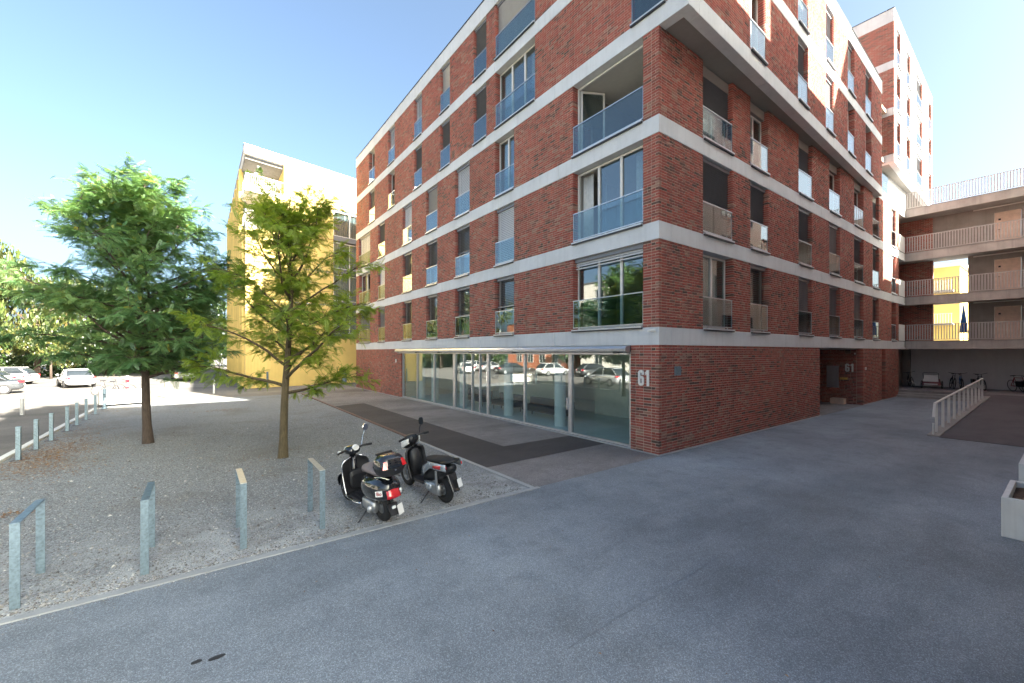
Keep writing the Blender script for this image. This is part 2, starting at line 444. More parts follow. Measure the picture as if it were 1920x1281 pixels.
# ------------------------------------------------------------------ levels and facade frames
B0, BH, ST = 3.0, .485, 2.887          # underside of the first band, band height, storey
def zb(i): return B0 + ST * i          # underside of band i (i = 0..5 ; 5 = parapet)
def TL(a, d, z): return (d, a, z)      # left facade: runs along +y, inward is +x
def TR(a, d, z): return (a, d, z)      # right facade: runs along +x, inward is +y
UX, UY = 1 / math.hypot(1, .0325), .0325 / math.hypot(1, .0325)
def TU(a, d, z): return (a * UX - d * UY, -.85 + a * UY + d * UX, z)   # projecting upper wall, turned by two degrees

# ------------------------------------------------------------------ bricks
BR = {'L': [], 'R': [], 'U': []}       # a0,a1,d0,d1,z0,z1
TF = {'L': TL, 'R': TR, 'U': TU}
WALLQ = MB()                           # mortar body
rb = random.Random(3)
def brick_zone(fk, a0, a1, z0, z1, end0='open', end1='open', T=None, store=None, thick=.10, jamb=.26):
    """lay bricks over a0..a1, z0..z1.  end: 'open' a jamb, 'even'/'odd' a toothed corner, 'butt'."""
    st = BR[fk] if store is None else store
    n = max(1, round((z1 - z0) / .0775)); ph = (z1 - z0) / n; J = .014; JH = .016
    for i in range(n):
        za = z0 + i * ph + JH * .5; zc = z0 + (i + 1) * ph - JH * .5
        s, e = a0, a1
        if end0 in ('even', 'odd'):
            if (i % 2 == 0) != (end0 == 'even'): s = a0 + thick + J
        if end1 in ('even', 'odd'):
            if (i % 2 == 0) != (end1 == 'even'): e = a1 - thick - J
        a = s; first = True
        last = rb.random() < .3
        while a < e - .02:
            if first: L = .24 if (i % 2 == 0) else .115; L = L if end0 != 'butt' else rb.choice((.24, .115, .18))
            else:
                L = .115 if (rb.random() < .3 and not last) else .24
                last = L < .2
            if a + L > e - .07: L = e - a
            if L > .3:
                L = L * .5 - J * .5
            b = a + L
            j = rb.uniform(-.002, .002)
            dep = thick
            if first and end0 == 'open': dep = jamb
            if b > e - .01 and end1 == 'open': dep = jamb
            st.append((a, b, j, dep, za, zc))
            a = b + J; first = False

def mortar(T, a0, a1, z0, z1, e0=.012, e1=.012, d1=.3):
    m = MB(T); m.box(a0 + e0, a1 - e1, .0055, d1, z0, z1)
    n = len(WALLQ.v); WALLQ.v += m.v; WALLQ.f += [tuple(i + n for i in f) for f in m.f]

def bricks_mesh(name, arr, T, mat, parent, kind=None):
    A = np.array(arr); n = len(A)
    a0, a1, d0, d1, z0, z1 = A.T
    co = np.stack([np.stack(c, -1) for c in ((a0, d0, z0), (a1, d0, z0), (a1, d0, z1), (a0, d0, z1), (a0, d1, z0), (a1, d1, z0), (a1, d1, z1), (a0, d1, z1))], 1)
    x, y, z = T(co[..., 0], co[..., 1], co[..., 2])
    P = np.stack([x, y, z], -1).reshape(-1, 3)
    q = np.array([[0, 1, 2, 3], [0, 4, 5, 1], [1, 5, 6, 2], [2, 6, 7, 3], [3, 7, 4, 0]])
    v0 = P[:8]; c = v0.mean(0)
    nn = np.cross(v0[1] - v0[0], v0[2] - v0[0])
    if np.dot(nn, v0[0] - v0[4]) < 0: q = q[:, ::-1]
    F = (q[None] + (np.arange(n) * 8)[:, None, None]).reshape(-1, 4)
    me = bpy.data.meshes.new(name)
    me.vertices.add(len(P)); me.vertices.foreach_set('co', P.ravel())
    me.loops.add(F.size); me.loops.foreach_set('vertex_index', F.ravel().astype(np.int32))
    me.polygons.add(len(F)); me.polygons.foreach_set('loop_start', np.arange(0, F.size, 4, dtype=np.int32)); me.polygons.foreach_set('loop_total', np.full(len(F), 4, dtype=np.int32))
    me.update(calc_edges=True)
    o = link_mesh(name, me, mat, parent)
    if kind: o['kind'] = kind
    return o

def uv_wall(name, T, rects, mat, parent, d=0.0, th=.3):
    """far brick wall pieces as boxes with a metric UV map: rects of (a0,a1,z0,z1)"""
    m = MB(T); uvs = []
    for a0, a1, z0, z1 in rects:
        m.box(a0, a1, d, d + th, z0, z1)
        loc = [(a0, d, z0), (a1, d, z0), (a1, d + th, z0), (a0, d + th, z0), (a0, d, z1), (a1, d, z1), (a1, d + th, z1), (a0, d + th, z1)]
        uvs += [(p[0] + p[1], p[2]) for p in loc]
    o = m.build(name, mat, parent)
    me = o.data; uvl = me.uv_layers.new(name='UVMap')
    vi = np.empty(len(me.loops), dtype=np.int32); me.loops.foreach_get('vertex_index', vi)
    uvl.data.foreach_set('uv', np.array(uvs)[vi].ravel())
    return o

# ------------------------------------------------------------------ windows
SLAT_BUDGET = [288]
ROOMS = MB(); CEILS = MB()
def merge(dst, src):
    n = len(dst.v); dst.v += src.v; dst.f += [tuple(i + n for i in f) for f in src.f]
def slats(win, T, a0, a1, zt, zbm, mat, tilt, single, d=.15):
    n = int((zt - zbm) / .072)
    ca, sa = math.cos(R(tilt)) * .034, math.sin(R(tilt)) * .034
    allm = MB(T)
    for i in range(n):
        z = zt - .04 - i * .072
        q = MB(T) if single else allm
        q.hexa([(a0, d - ca, z - sa), (a1, d - ca, z - sa), (a1, d + ca, z + sa), (a0, d + ca, z + sa),
                (a0, d - ca, z - sa + .004), (a1, d - ca, z - sa + .004), (a1, d + ca, z + sa + .004), (a0, d + ca, z + sa + .004)])
        if single: q.build('slat', mat, win)
    if single: SLAT_BUDGET[0] -= n
    b = MB(T) if single else allm
    for f in ((.12, .88) if a1 - a0 < 1.8 else (.08, .36, .64, .92)):
        aa = a0 + (a1 - a0) * f
        b.box(aa - .004, aa + .004, d - .004, d + .004, zbm, zt)
    b.box(a0, a1, d - .03, d + .03, zbm - .03, zbm)
    if single: b.build('blind_cord', mat, win)
    else: allm.build('blind_slats', mat, win, kind='stuff')

def window(bld, T, a0, a1, z0, z1, leaves=1, blind=None, cover=1.0, depth=1.9, curtain=0, bal=True, single=False, open_leaf=None, lintel=False, tilt=25, far=False):
    D = .235
    f = MB(T); w = .055
    zt = z1 - (.34 if lintel else .03)
    f.box(a0, a0 + w, D, D + .07, z0 + .05, zt); f.box(a1 - w, a1, D, D + .07, z0 + .05, zt)
    f.box(a0 + w, a1 - w, D, D + .07, zt - w, zt); f.box(a0 + w, a1 - w, D, D + .07, z0 + .05, z0 + .05 + .08)
    L = (a1 - a0 - 2 * w); xs = [a0 + w + L * i / leaves for i in range(leaves + 1)]
    wide_open = open_leaf is not None and len(open_leaf) >= leaves > 1
    for x in ([] if wide_open else xs[1:-1]): f.box(x - .045, x + .045, D - .01, D + .065, z0 + .13, zt - w)
    win = f.build('window', M['frame'], bld)
    for i in range(leaves):
        p0, p1 = xs[i] + (.045 if i else 0), xs[i + 1] - (.045 if i < leaves - 1 else 0)
        if open_leaf is not None and i in open_leaf:
            if i == open_leaf[0]:
                # a leaf swung inwards on its hinge at p0
                q = MB(T); ang = R(62); lw = p1 - p0
                sg_ = 1
                if wide_open: p0 = a1 - w - .03; sg_ = -1
                def S(u, v, z, p0=p0, ang=ang, sg_=sg_): return T(p0 + sg_ * (u * math.cos(ang) - v * math.sin(ang)), D + .07 + u * math.sin(ang) + v * math.cos(ang), z)
                q.T = S
                q.box(0, .06, 0, .05, z0 + .14, zt - w); q.box(lw - .06, lw, 0, .05, z0 + .14, zt - w)
                q.box(.06, lw - .06, 0, .05, z0 + .14, z0 + .22); q.box(.06, lw - .06, 0, .05, zt - w - .07, zt - w)
                lf = q.build('casement', M['frame'], win)
                MB(S).box(.06, lw - .06, .02, .035, z0 + .22, zt - w - .07).build('pane', M['pane'], win)
            continue
        MB(T).box(p0, p1, D + .025, D + .04, z0 + .13, zt - w).build('pane', M['pane'], win)
    # sill
    s = MB(T); s.hexa([(a0 - .02, -.075, z0 + .012), (a1 + .02, -.075, z0 + .012), (a1 + .02, D, z0 + .02), (a0 - .02, D, z0 + .02), (a0 - .02, -.075, z0 + .042), (a1 + .02, -.075, z0 + .042), (a1 + .02, D, z0 + .05), (a0 - .02, D, z0 + .05)]) if False else s.box(a0 + .004, a1 - .004, -.085, D, z0 + .006, z0 + .045)
    s.build('sill', M['sillm'], win)
    MB(T).box(a0 + .004, a1 - .004, -.075, -.02, z0 - .035, z0 + .004).build('sill_shade_strip', M['dark'], win)  # dark strip below the sill, its tone standing in for underside shade
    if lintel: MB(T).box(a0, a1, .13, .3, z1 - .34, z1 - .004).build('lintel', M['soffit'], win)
    if bal:
        MB(T).box(a0 + .03, a1 - .03, .012, .03, z0 + .13, z0 + .99).build('balustrade_pane', M['bal'], win)
        h = MB(T); h.box(a0 + .004, a1 - .004, 0, .042, z0 + .99, z0 + 1.02); h.box(a0 + .004, a1 - .004, .005, .038, z0 + .1, z0 + .13)
        for x in ((a0 + .004, a0 + .022), (a1 - .022, a1 - .004)): h.box(x[0], x[1], .01, .035, z0 + .13, z0 + .99)
        for x in ([a0 + .3, a1 - .3] if a1 - a0 < 2 else [a0 + .3, (a0 + a1) / 2, a1 - .3]): h.box(x - .02, x + .02, .01, .035, z0 + .045, z0 + .1)
        h.build('handrail', M['alu'], win)
    if blind:
        mat = {'d': M['slat_d'], 'm': M['slat_m'], 'l': M['slat_l']}[blind]
        top = zt if lintel else z1 - .12
        if not lintel: MB(T).box(a0 + .01, a1 - .01, .09, .22, z1 - .12, z1 - .005).build('blind_box', M['slat_d'], win)
        tl = {'d': -16, 'm': -40, 'l': 70}[blind] if tilt == 25 else tilt
        nn = int((top - (top - (top - z0 - .12) * cover)) / .072)
        slats(win, T, a0 + .03, a1 - .03, top, top - (top - z0 - .12) * cover, mat, tl, single and SLAT_BUDGET[0] >= nn)
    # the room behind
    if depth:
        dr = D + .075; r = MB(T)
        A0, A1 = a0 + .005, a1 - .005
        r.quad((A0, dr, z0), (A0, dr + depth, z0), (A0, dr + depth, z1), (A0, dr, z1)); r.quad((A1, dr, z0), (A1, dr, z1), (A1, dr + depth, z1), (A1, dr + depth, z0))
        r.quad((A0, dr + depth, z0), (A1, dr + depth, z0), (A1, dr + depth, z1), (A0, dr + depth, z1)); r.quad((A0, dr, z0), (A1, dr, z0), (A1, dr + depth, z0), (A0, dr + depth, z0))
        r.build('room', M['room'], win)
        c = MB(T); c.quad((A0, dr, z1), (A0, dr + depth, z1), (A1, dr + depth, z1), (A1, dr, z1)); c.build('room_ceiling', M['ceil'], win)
    if curtain:
        cw = (a1 - a0) * curtain; g = [[], []]
        k = max(6, int(cw / .05))
        for side in ((0, 1) if curtain < .9 else (0,)):
            rows = []
            for zz in (z0 + .06, z1 - .1):
                row = []
                for i in range(k + 1):
                    u = i / k * (cw * .5 if curtain < .9 else cw - .1)
                    a = a0 + .05 + u if side == 0 else a1 - .05 - u
                    row.append((a, D + .2 + .028 * math.sin(i * 1.9 + side), zz))
                rows.append(row)
            MB(T).sheet(rows, .004).build('curtain', M['curtain'], win, smooth=True)
    return win

# ------------------------------------------------------------------ brick apartment building
bld = empty('brick_apartment_building', (0, 0, 0), 0, 'long red brick apartment building with pale concrete bands and house number 61', 'building')
LEN = 27.4; XE = 25.73
L123 = [(.51, 3.27), (6.53, 7.87), (9.94, 11.3), (13.21, 14.57), (16.52, 17.89), (20.98, 22.3), (24.01, 26.69)]
L45 = [(-.22, .91), (5.24, 7.83), (8.53, 9.59), (11.84, 12.88), (15.12, 16.18), (19.2, 20.34), (23.02, 24.25)]
R123 = [(2.24, 4.07), (5.34, 6.74), (9.58, 11.03), (13.14, 14.6), (16.74, 18.31), (20.0, 21.24), (23.98, 25.02)]
U45 = [(3.68, 4.84), (7.8, 8.85), (11.06, 12.16), (14.28, 15.4), (17.49, 18.7)]
UE = 21.1
def zone_with_openings(fk, lo, hi, ops, z0, z1, c0, c1):
    T = TF[fk]; cuts = [lo] + [x for o in ops for x in o] + [hi]
    for i in range(0, len(cuts), 2):
        a, b = cuts[i], cuts[i + 1]
        e0 = c0 if i == 0 else 'open'; e1 = c1 if i == len(cuts) - 2 else 'open'
        brick_zone(fk, a, b, z0, z1, e0, e1)
        mortar(T, a, b, z0, z1)
# ground floor
zone_with_openings('L', 0, LEN, [(.93, 18.14)], 0.0, B0, 'even', 'butt')
brick_zone('R', 0, 11.94, 0.0, B0, 'odd', 'open'); mortar(TR, 0, 11.94, 0, B0)
brick_zone('R', 18.22, 21.85, 0.0, B0, 'open', 'open'); mortar(TR, 18.22, 21.85, 0, B0)
brick_zone('R', 22.6, XE, 0.0, B0, 'open', 'open'); mortar(TR, 22.6, XE, 0, B0)
REC = []
def TP(a, d, z): return (18.22 + d, a, z)          # side of the pier facing the entrance recess
brick_zone('R', .275, 3.2, 0.0, B0, 'butt', 'butt', store=REC)
REC2 = []
def TB(a, d, z): return (a, 3.2 + d, z)
brick_zone('R', 11.94, 18.2, 0.0, B0, 'butt', 'butt', store=REC2)
REC3 = []
def TG(a, d, z): return (a, .3 + d, z)
brick_zone('R', 21.86, 22.59, 0.0, B0, 'butt', 'butt', store=REC3)
mortar(TP, .275, 3.3, 0, B0); mortar(TB, 11.7, 18.2, 0, B0); mortar(TG, 21.86, 22.59, 0, B0)
for i in (1, 2, 3):
    z0, z1 = zb(i - 1) + BH, zb(i)
    zone_with_openings('L', 0, LEN, L123, z0, z1, 'even', 'butt')
    zone_with_openings('R', 0, XE, R123, z0, z1, 'odd', 'open')
for i in (4, 5):
    z0, z1 = zb(i - 1) + BH, zb(i)
    zone_with_openings('L', -.85, LEN, L45, z0, z1, 'even', 'butt')
    zone_with_openings('U', 0, UE, U45, z0, z1, 'odd', 'open')
WALLQ.build('mortar_bed', M['mortar'], bld)
# the 290 bricks that show largest are parts of their own
def proj_area(A, T):
    a0, a1, d0, d1, z0, z1 = A.T
    def pj(a, z):
        x, y, zz = T(a, d0, z); p = np.stack([x, y, zz], -1) - CP
        Y = p @ FWD; return np.stack([FPX * (p @ RGT) / Y + CX, VH - FPX * p[:, 2] / Y], -1)
    c = [pj(a0, z0), pj(a1, z0), pj(a1, z1), pj(a0, z1)]
    s = 0
    for i in range(4):
        p, q = c[i], c[(i + 1) % 4]; s = s + p[:, 0] * q[:, 1] - q[:, 0] * p[:, 1]
    vis = (c[0][:, 1] > 0) & (c[0][:, 0] > 0) & (c[0][:, 0] < 1920)
    return np.abs(s) * .5 * vis
allb = []
for k in BR:
    A = np.array(BR[k]); ar = proj_area(A, TF[k]); allb += [(ar[i], k, i) for i in range(len(A))]
allb.sort(reverse=True)
pick = {k: set() for k in BR}
for s, k, i in allb[:290]: pick[k].add(i)
bm_cache = {}
for k in BR:
    rest = [b for i, b in enumerate(BR[k]) if i not in pick[k]]
    bricks_mesh('bricks', rest, TF[k], M['brick'], bld, 'stuff')
    for i in sorted(pick[k]):
        a0, a1, d0, d1, z0, z1 = BR[k][i]
        key = (k, round(a1 - a0, 3), round(z1 - z0, 4), round(d1, 3))
        if key not in bm_cache:
            q = MB(TF[k] if k != 'U' else TR); q.box(-(a1 - a0) / 2, (a1 - a0) / 2, 0, d1, 0, z1 - z0)
            o = q.build('brick', M['brick'], bld); bm_cache[key] = o.data
        else: o = link_mesh('brick', bm_cache[key], None, bld)
        o.location = TF[k]((a0 + a1) / 2, d0, z0)
        if k == 'U': o.rotation_euler[2] = math.atan2(UY, UX)
for st, T in ((REC, TP), (REC2, TB), (REC3, TG)): bricks_mesh('bricks', st, T, M['brick'], bld, 'stuff')

# concrete bands, cut by open joints
def bands(T, lo, hi, joints, z0, z1, name='concrete_band', d=-.012, th=.31, parent=bld, mat=None):
    xs = [lo] + joints + [hi]
    for i in range(len(xs) - 1):
        MB(T).box(xs[i] + (.006 if i else 0), xs[i + 1] - (.006 if i < len(xs) - 2 else 0), d, d + th, z0, z1).build(name, mat or M['band'], parent, bevel=.006)
JL = [4.15, 6.3, 9.0, 12.05, 15.2, 18.6, 22.0, 25.2]
JR = [.55, 5.0, 9.2, 12.1, 15.6, 19.3, 23.1]
for i in range(4):
    if i < 3:
        bands(TL, -.012, LEN, [j + (.5 if i == 1 else 0) - (.2 if i == 2 else 0) for j in JL], zb(i), zb(i) + BH)
        bands(TR, .3, 27.39, JR, zb(i), zb(i) + BH)
bands(TL, -.862, LEN, JL, zb(3), zb(3) + BH)
bands(TU, .3, UE, JR[:-1], zb(3), zb(3) + BH)
bands(TR, UE, 27.39, [23.4], zb(3), zb(3) + BH)
bands(TL, -.862, LEN, [1.2, 4.4, 7.9, 11.5, 15, 18.4, 22, 25.2], zb(4), zb(4) + BH)
bands(TU, .3, UE, JR[:-1], zb(4), zb(4) + BH)
PT = zb(5) + .72
bands(TL, -.862, LEN, [1.2, 4.4, 7.9, 11.5, 15, 18.4, 22, 25.2], zb(5), PT, 'parapet')
bands(TU, .3, UE, [4.5, 8, 11.5, 15, 18.4], zb(5), PT, 'parapet')
q = MB(TL); q.box(-.89, LEN + .02, -.04, .34, PT + .002, PT + .04); q.build('roof_edge', M['dark'], bld)
q = MB(TU); q.box(.36, UE + .02, -.03, .34, PT + .002, PT + .04); q.build('roof_edge', M['dark'], bld)
# soffit under the jutting upper floors, floors, rear walls and roof
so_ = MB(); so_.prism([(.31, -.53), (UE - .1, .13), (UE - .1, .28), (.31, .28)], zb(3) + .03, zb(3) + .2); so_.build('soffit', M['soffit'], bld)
so2 = MB(TU); so2.box(.3, 24.3, .3, .38, zb(3) + .004, zb(3) + .1); so2.build('soffit_edge', M['dark'], bld) if False else None
q = MB()
q.box(.3, XE - .01, .3, LEN, PT - .5, PT - .3)
q.box(.31, UE - .03, LEN - .3, LEN - .01, 0, PT - .02)
q.box(XE - .3, XE - .02, .31, LEN - .31, 0, zb(3))
q.box(UE - .3, UE - .02, .2, LEN - .31, zb(3) + .5, PT - .02)
q.build('rear_wall', M['mortar'], bld)
q = MB()
for i in range(5): q.box(8.5, XE - .31, .4, LEN - .4, zb(i) + .05, zb(i) + .3) if i else q.box(.31, XE - .31, 3.6, LEN - .4, zb(0) + .05, zb(0) + .3)
q.build('floor_slab', M['core'], bld)

# windows: (index -> leaves, blind, cover)
LW = {1: [(3, 'l', .09), (1, 'm', .5), (1, 'd', .55), (1, 'd', .9), (1, 'd', .9), (1, 'm', .9), (2, 'm', 1)],
      2: [(3, None, 0), (1, 'l', 1), (1, 'd', .5), (1, 'd', .6), (1, 'd', .7), (1, 'l', 1), (2, None, 0)],
      3: [(3, None, 0), (2, None, 0), (1, 'l', 1), (1, 'm', 1), (1, 'l', 1), (1, 'd', 1), (2, 'l', 1)],
      4: [(1, 'd', 1), (3, None, 0), (1, 'd', 1), (1, 'd', 1), (1, 'd', 1), (1, None, 0), (1, 'd', 1)],
      5: [(1, 'd', 1), (3, 'm', 1), (1, 'd', 1), (1, 'm', 1), (1, 'l', 1), (1, 'l', 1), (1, None, 0)]}
single_L = {(1, 1), (1, 2), (2, 2), (1, 0)}
for i in range(1, 6):
    cols = L123 if i < 4 else L45
    for j, (a0, a1) in enumerate(cols):
        lv, bl, cv = LW[i][j]
        z0, z1 = zb(i - 1) + BH, zb(i)
        kw = {}
        if i == 2 and j == 0: kw = dict(curtain=.35, open_leaf=[2])
        if i == 3 and j == 0: kw = dict(open_leaf=[2, 1, 0])
        if i == 2 and j == 6: kw = dict(open_leaf=[0])
        dep = 1.9
        if (i, j) == (1, 0): kw['tilt'] = 66
        if (i, j) == (1, 1): kw['tilt'] = 18
        if bl is None and 'curtain' not in kw and (i, j) != (3, 0): kw['curtain'] = .5
        window(bld, TL, a0, a1, z0, z1, lv, bl, cv, dep if i != 3 or j else 4.2, single=(i, j) in single_L, **kw)
RW = {1: [(2, None, 0), (1, 'd', 1), (1, 'm', 1), (1, 'm', 1), (1, 'm', .8), (1, 'd', .6), (1, None, 0)],
      2: [(1, 'd', 1), (1, 'd', 1), (1, 'd', 1), (1, 'm', 1), (1, 'd', .6), (1, 'd', 1), (1, 'l', 1)],
      3: [(2, 'd', .5), (2, None, 0), (1, 'd', 1), (1, None, 0), (1, None, 0), (1, 'd', .5), (1, 'm', 1)]}
single_R = {(1, 1), (1, 2), (2, 0), (2, 1)}
for i in (1, 2, 3):
    for j, (a0, a1) in enumerate(R123):
        lv, bl, cv = RW[i][j]; kw = {}
        if i == 1 and j == 0: kw = dict(curtain=.95)
        if i == 3 and j == 4: kw = dict(curtain=.7)
        dep = .45 if (i == 3 and j < 2) else 1.9
        window(bld, TR, a0, a1, zb(i - 1) + BH, zb(i), lv, bl, cv, dep, single=(i, j) in single_R, lintel=(i == 3), tilt=25 if (i, j) != (1, 1) else 14, **kw)
UWN = {4: [(2, None, 0), (1, 'd', .6), (1, 'm', .6), (1, None, 0), (1, None, 0)], 5: [(1, None, 0), (1, 'l', 1), (1, 'd', .6), (1, 'm', .6), (1, 'd', .6)]}
for i in (4, 5):
    for j, (a0, a1) in enumerate(U45):
        lv, bl, cv = UWN[i][j]
        window(bld, TU, a0, a1, zb(i - 1) + BH, zb(i), lv, bl, cv, 1.2, curtain=.6 if j in (3, 4) and i == 4 else 0)

# shop front on the ground floor
SD = .10
sf = MB(TL); zs, zt = .1, 2.72
sf.box(.93, 18.14, SD - .02, SD + .08, .02, .1); sf.box(.93, 18.14, SD - .02, SD + .08, zt, zt + .09)
mull = [(.93, .1), (3.4, .16), (5.93, .09), (8.46, .16), (9.18, .06), (9.84, .06), (10.6, .07), (11.42, .24), (13.72, .09), (15.9, .09), (18.04, .1)]
for a, w in mull: sf.box(a, a + w, SD - .03, SD + .09, .1, zt)
shop = sf.build('shop_front', M['alu'], bld)
for (a, w), (b, _) in zip(mull[:-1], mull[1:]):
    MB(TL).box(a + w, b, SD + .02, SD + .035, .1, zt).build('pane', M['shop'], shop)
MB(TL).box(3.56, 3.62, SD - .07, SD - .03, .85, 1.25).build('door_pull', M['alu'], shop)
MB(TL).box(.93, 18.14, -.03, SD - .02, .004, .045).build('threshold', M['kerb'], shop)
aw = MB(TL)
for a, b in ((.93, 6.2), (6.22, 12.6), (12.62, 18.55)):
    c = MB(TL)
    prof = [(-.03, 2.99), (-.2, 2.97), (-.26, 2.9), (-.25, 2.83), (-.18, 2.8), (-.03, 2.8)]
    c.prism([(d, z) for d, z in prof], a, b, 'y') if False else c.rings([[(y, d, z) for d, z in prof] for y in (a, b)])
    c.build('awning_cassette', M['alu'], shop)
MB(TL).box(.95, 18.4, -.16, -.06, 2.74, 2.775).build('awning_bar', M['offw'], shop)
for a in (1.2, 6.2, 9.5, 12.6, 15.4, 18.1): aw.box(a, a + .22, -.2, -.02, 2.765, 2.81)
aw.build('awning_bracket', M['dark'], shop)
MB(TL).box(.93, 18.14, .0, .3, 2.81, B0 - .003).build('lintel', M['dark'], shop)
q = MB(); q.box(.2, 8.4, .31, 20, -.02, .02); q.build('shop_floor', M['shopfl'], shop)
q = MB(); q.box(8.2, 8.4, .31, 20, .02, 2.95); q.box(.3, 8.2, 18.4, 18.6, .02, 2.95); q.box(4.4, 8.2, .34, .5, .02, 2.95)
q.box(4.3, 4.5, 1.6, 6.2, .02, 2.95); q.box(4.5, 8.2, 6.0, 6.2, .02, 2.95); q.box(5.5, 5.7, 10, 15.5, .02, 2.95)
q.build('partition_wall', M['shopwall'], shop)
MB().box(.3, 8.2, .31, 18.4, 2.9, 2.98).build('shop_ceiling', M['ceil'], shop)
for y in (4.9, 8.2, 12.1, 15.4, 17.2):
    MB().loft([(.02, .95, y, .21, .21, 2), (2.9, .95, y, .21, .21, 2)], 20, 2, 'z').build('shop_column', M['shopcol'], shop, smooth=False)
for y0, y1 in ((5.3, 8.0), (8.6, 10.4), (11.2, 13.4)):
    q = MB(); q.box(1.5, 2.1, y0, y1, .25, .5); q.box(2.0, 2.15, y0, y1, .5, .8)
    for yy in (y0 + .1, y1 - .15): q.box(1.55, 1.6, yy, yy + .05, .02, .25); q.box(2.0, 2.05, yy, yy + .05, .02, .25)
    q.build('bench', M['blackm'], shop, bevel=.02)

# house numbers, fittings
def arc(cx, cy, r, a0, a1, n=7): return [(cx + r * math.cos(R(a0 + (a1 - a0) * i / n)), cy + r * math.sin(R(a0 + (a1 - a0) * i / n))) for i in range(n + 1)]
def digit_mesh(name, loops, T, parent, th=.03, mat=None):
    bm = bmesh.new(); es = []
    for lp in loops:
        vs = [bm.verts.new((x, 0, z)) for x, z in lp]
        es += [bm.edges.new((vs[i], vs[(i + 1) % len(vs)])) for i in range(len(vs))]
    bmesh.ops.triangle_fill(bm, use_beauty=True, edges=es)
    r = bmesh.ops.extrude_face_region(bm, geom=bm.faces[:])
    for v in r['geom']:
        if isinstance(v, bmesh.types.BMVert): v.co.y -= th
    for v in bm.verts: v.co = T(v.co.x, v.co.y, v.co.z)
    bmesh.ops.recalc_face_normals(bm, faces=bm.faces)
    me = bpy.data.meshes.new(name); bm.to_mesh(me); bm.free()
    return link_mesh(name, me, mat or M['white'], parent)
def six(w, h, t):
    r = w * .46; k = h * .62; ri = max(.01, r - t)
    out = [(w, h * .7)] + arc(w - r, h - r, r, 0, 90) + arc(r, h - r, r, 90, 180) + arc(r, r, r, 180, 270) + arc(w - r, r, r, 270, 360)
    out += arc(w - r * .9, k - r * .9, r * .9, 0, 90) + [(t + .012, k), (t, k - .012)][:1] + [(t, k - .02)] + [(t, h - r)]
    out = out[:-2] + [(t, k)] + [(t, h - t - ri)] + arc(t + ri, h - t - ri, ri, 180, 90) + arc(w - t - ri, h - t - ri, ri, 90, 0) + [(w - t, h * .7)]
    hole = arc(t + ri, t + ri, ri, 180, 270) + arc(w - t - ri, t + ri, ri, 270, 360) + arc(w - t - ri, k - t - ri, ri, 0, 90) + arc(t + ri, k - t - ri, ri, 90, 180)
    return [out, hole]
def one(w, h, t): return [[(w - t, 0), (w, 0), (w, h), (w - t, h), (0, h * .86), (0, h * .7), (w - t, h * .76)]]
def number(T, a_left, z, h, flip):
    def TT(x, y, zz): return T(a_left + (x if not flip else -x), y, z + zz)
    n = digit_mesh('house_number', six(h * .43, h, h * .165), TT, bld)
    def T2(x, y, zz): return TT(x + h * .54, y, zz)
    digit_mesh('digit', one(h * .27, h, h * .165), T2, n)
def TLf(a, d, z): return (d - .004, a, z)
number(TLf, .655, 1.86, .44, True)
def TPf(a, d, z): return (18.22 + d - .004, a, z)
number(TPf, .76, 1.74, .44, True)
MB(TR).box(.72, 1.02, -.03, .0, 2.14, 2.4).build('meter_plate', M['steel'], bld)
MB(TL).box(18.85, 18.99, -.05, .0, 2.15, 2.36).build('door_sensor', M['white'], bld, bevel=.01)
MB(TR).box(18.55, 18.68, -.04, 0, 1.85, 2.0).build('light_switch', M['white'], bld)
MB(TP).box(1.05, 1.6, -.03, .0, .85, 2.05).build('letterbox_panel', M['alu'], bld)
MB(TP).box(.66, 1.0, -.03, 0, 1.3, 1.42).build('name_plate', M['brass'], bld)
q = MB(TP); q.loft([(.3, -.03, 2.72, .05, .05, 2), (.32, -.07, 2.72, .06, .06, 2), (.36, -.03, 2.72, .05, .05, 2)], 10); q.build('recess_lamp', M['lamp'], bld)
sc_ = MB(); sc_.box(-.14, -.012, .1, .17, zb(0) + .36, zb(0) + .43); sc_.loft([(-.2, .2, zb(0) + .38, .035, .035), (-.1, .08, zb(0) + .4, .04, .04)], 10); sc_.build('security_camera', M['white'], bld)
box = MB(); box.box(0, .42, -.3, .3, 0, .28); box.box(-.01, .43, -.31, .31, .28, .31)
bx = box.build('cardboard_box', M['wood']); bx.location = (17.55, .95, .005); tag(bx, 'brown cardboard box on the ground in the entrance recess by the wall number', 'box')
# light plinth strips at the foot of the walls
for T, a, b in ((TR, -.04, 11.94), (TR, 18.22, XE), (TL, .0, .9), (TL, 18.2, LEN)):
    MB(T).box(a, b, -.07, -.006, 0, .025).build('plinth_strip', M['kerb'], bld)
MB().box(11.95, 18.21, -.01, 3.2, .0, .012).build('recess_floor', M['asph2'], bld)
MB().box(11.7, 18.4, .3, 3.6, B0 - .06, B0 - .01).build('recess_soffit', M['core'], bld)
MB().box(11.66, 11.92, .31, 3.2, 0, B0).build('recess_wall', M['mortar'], bld)

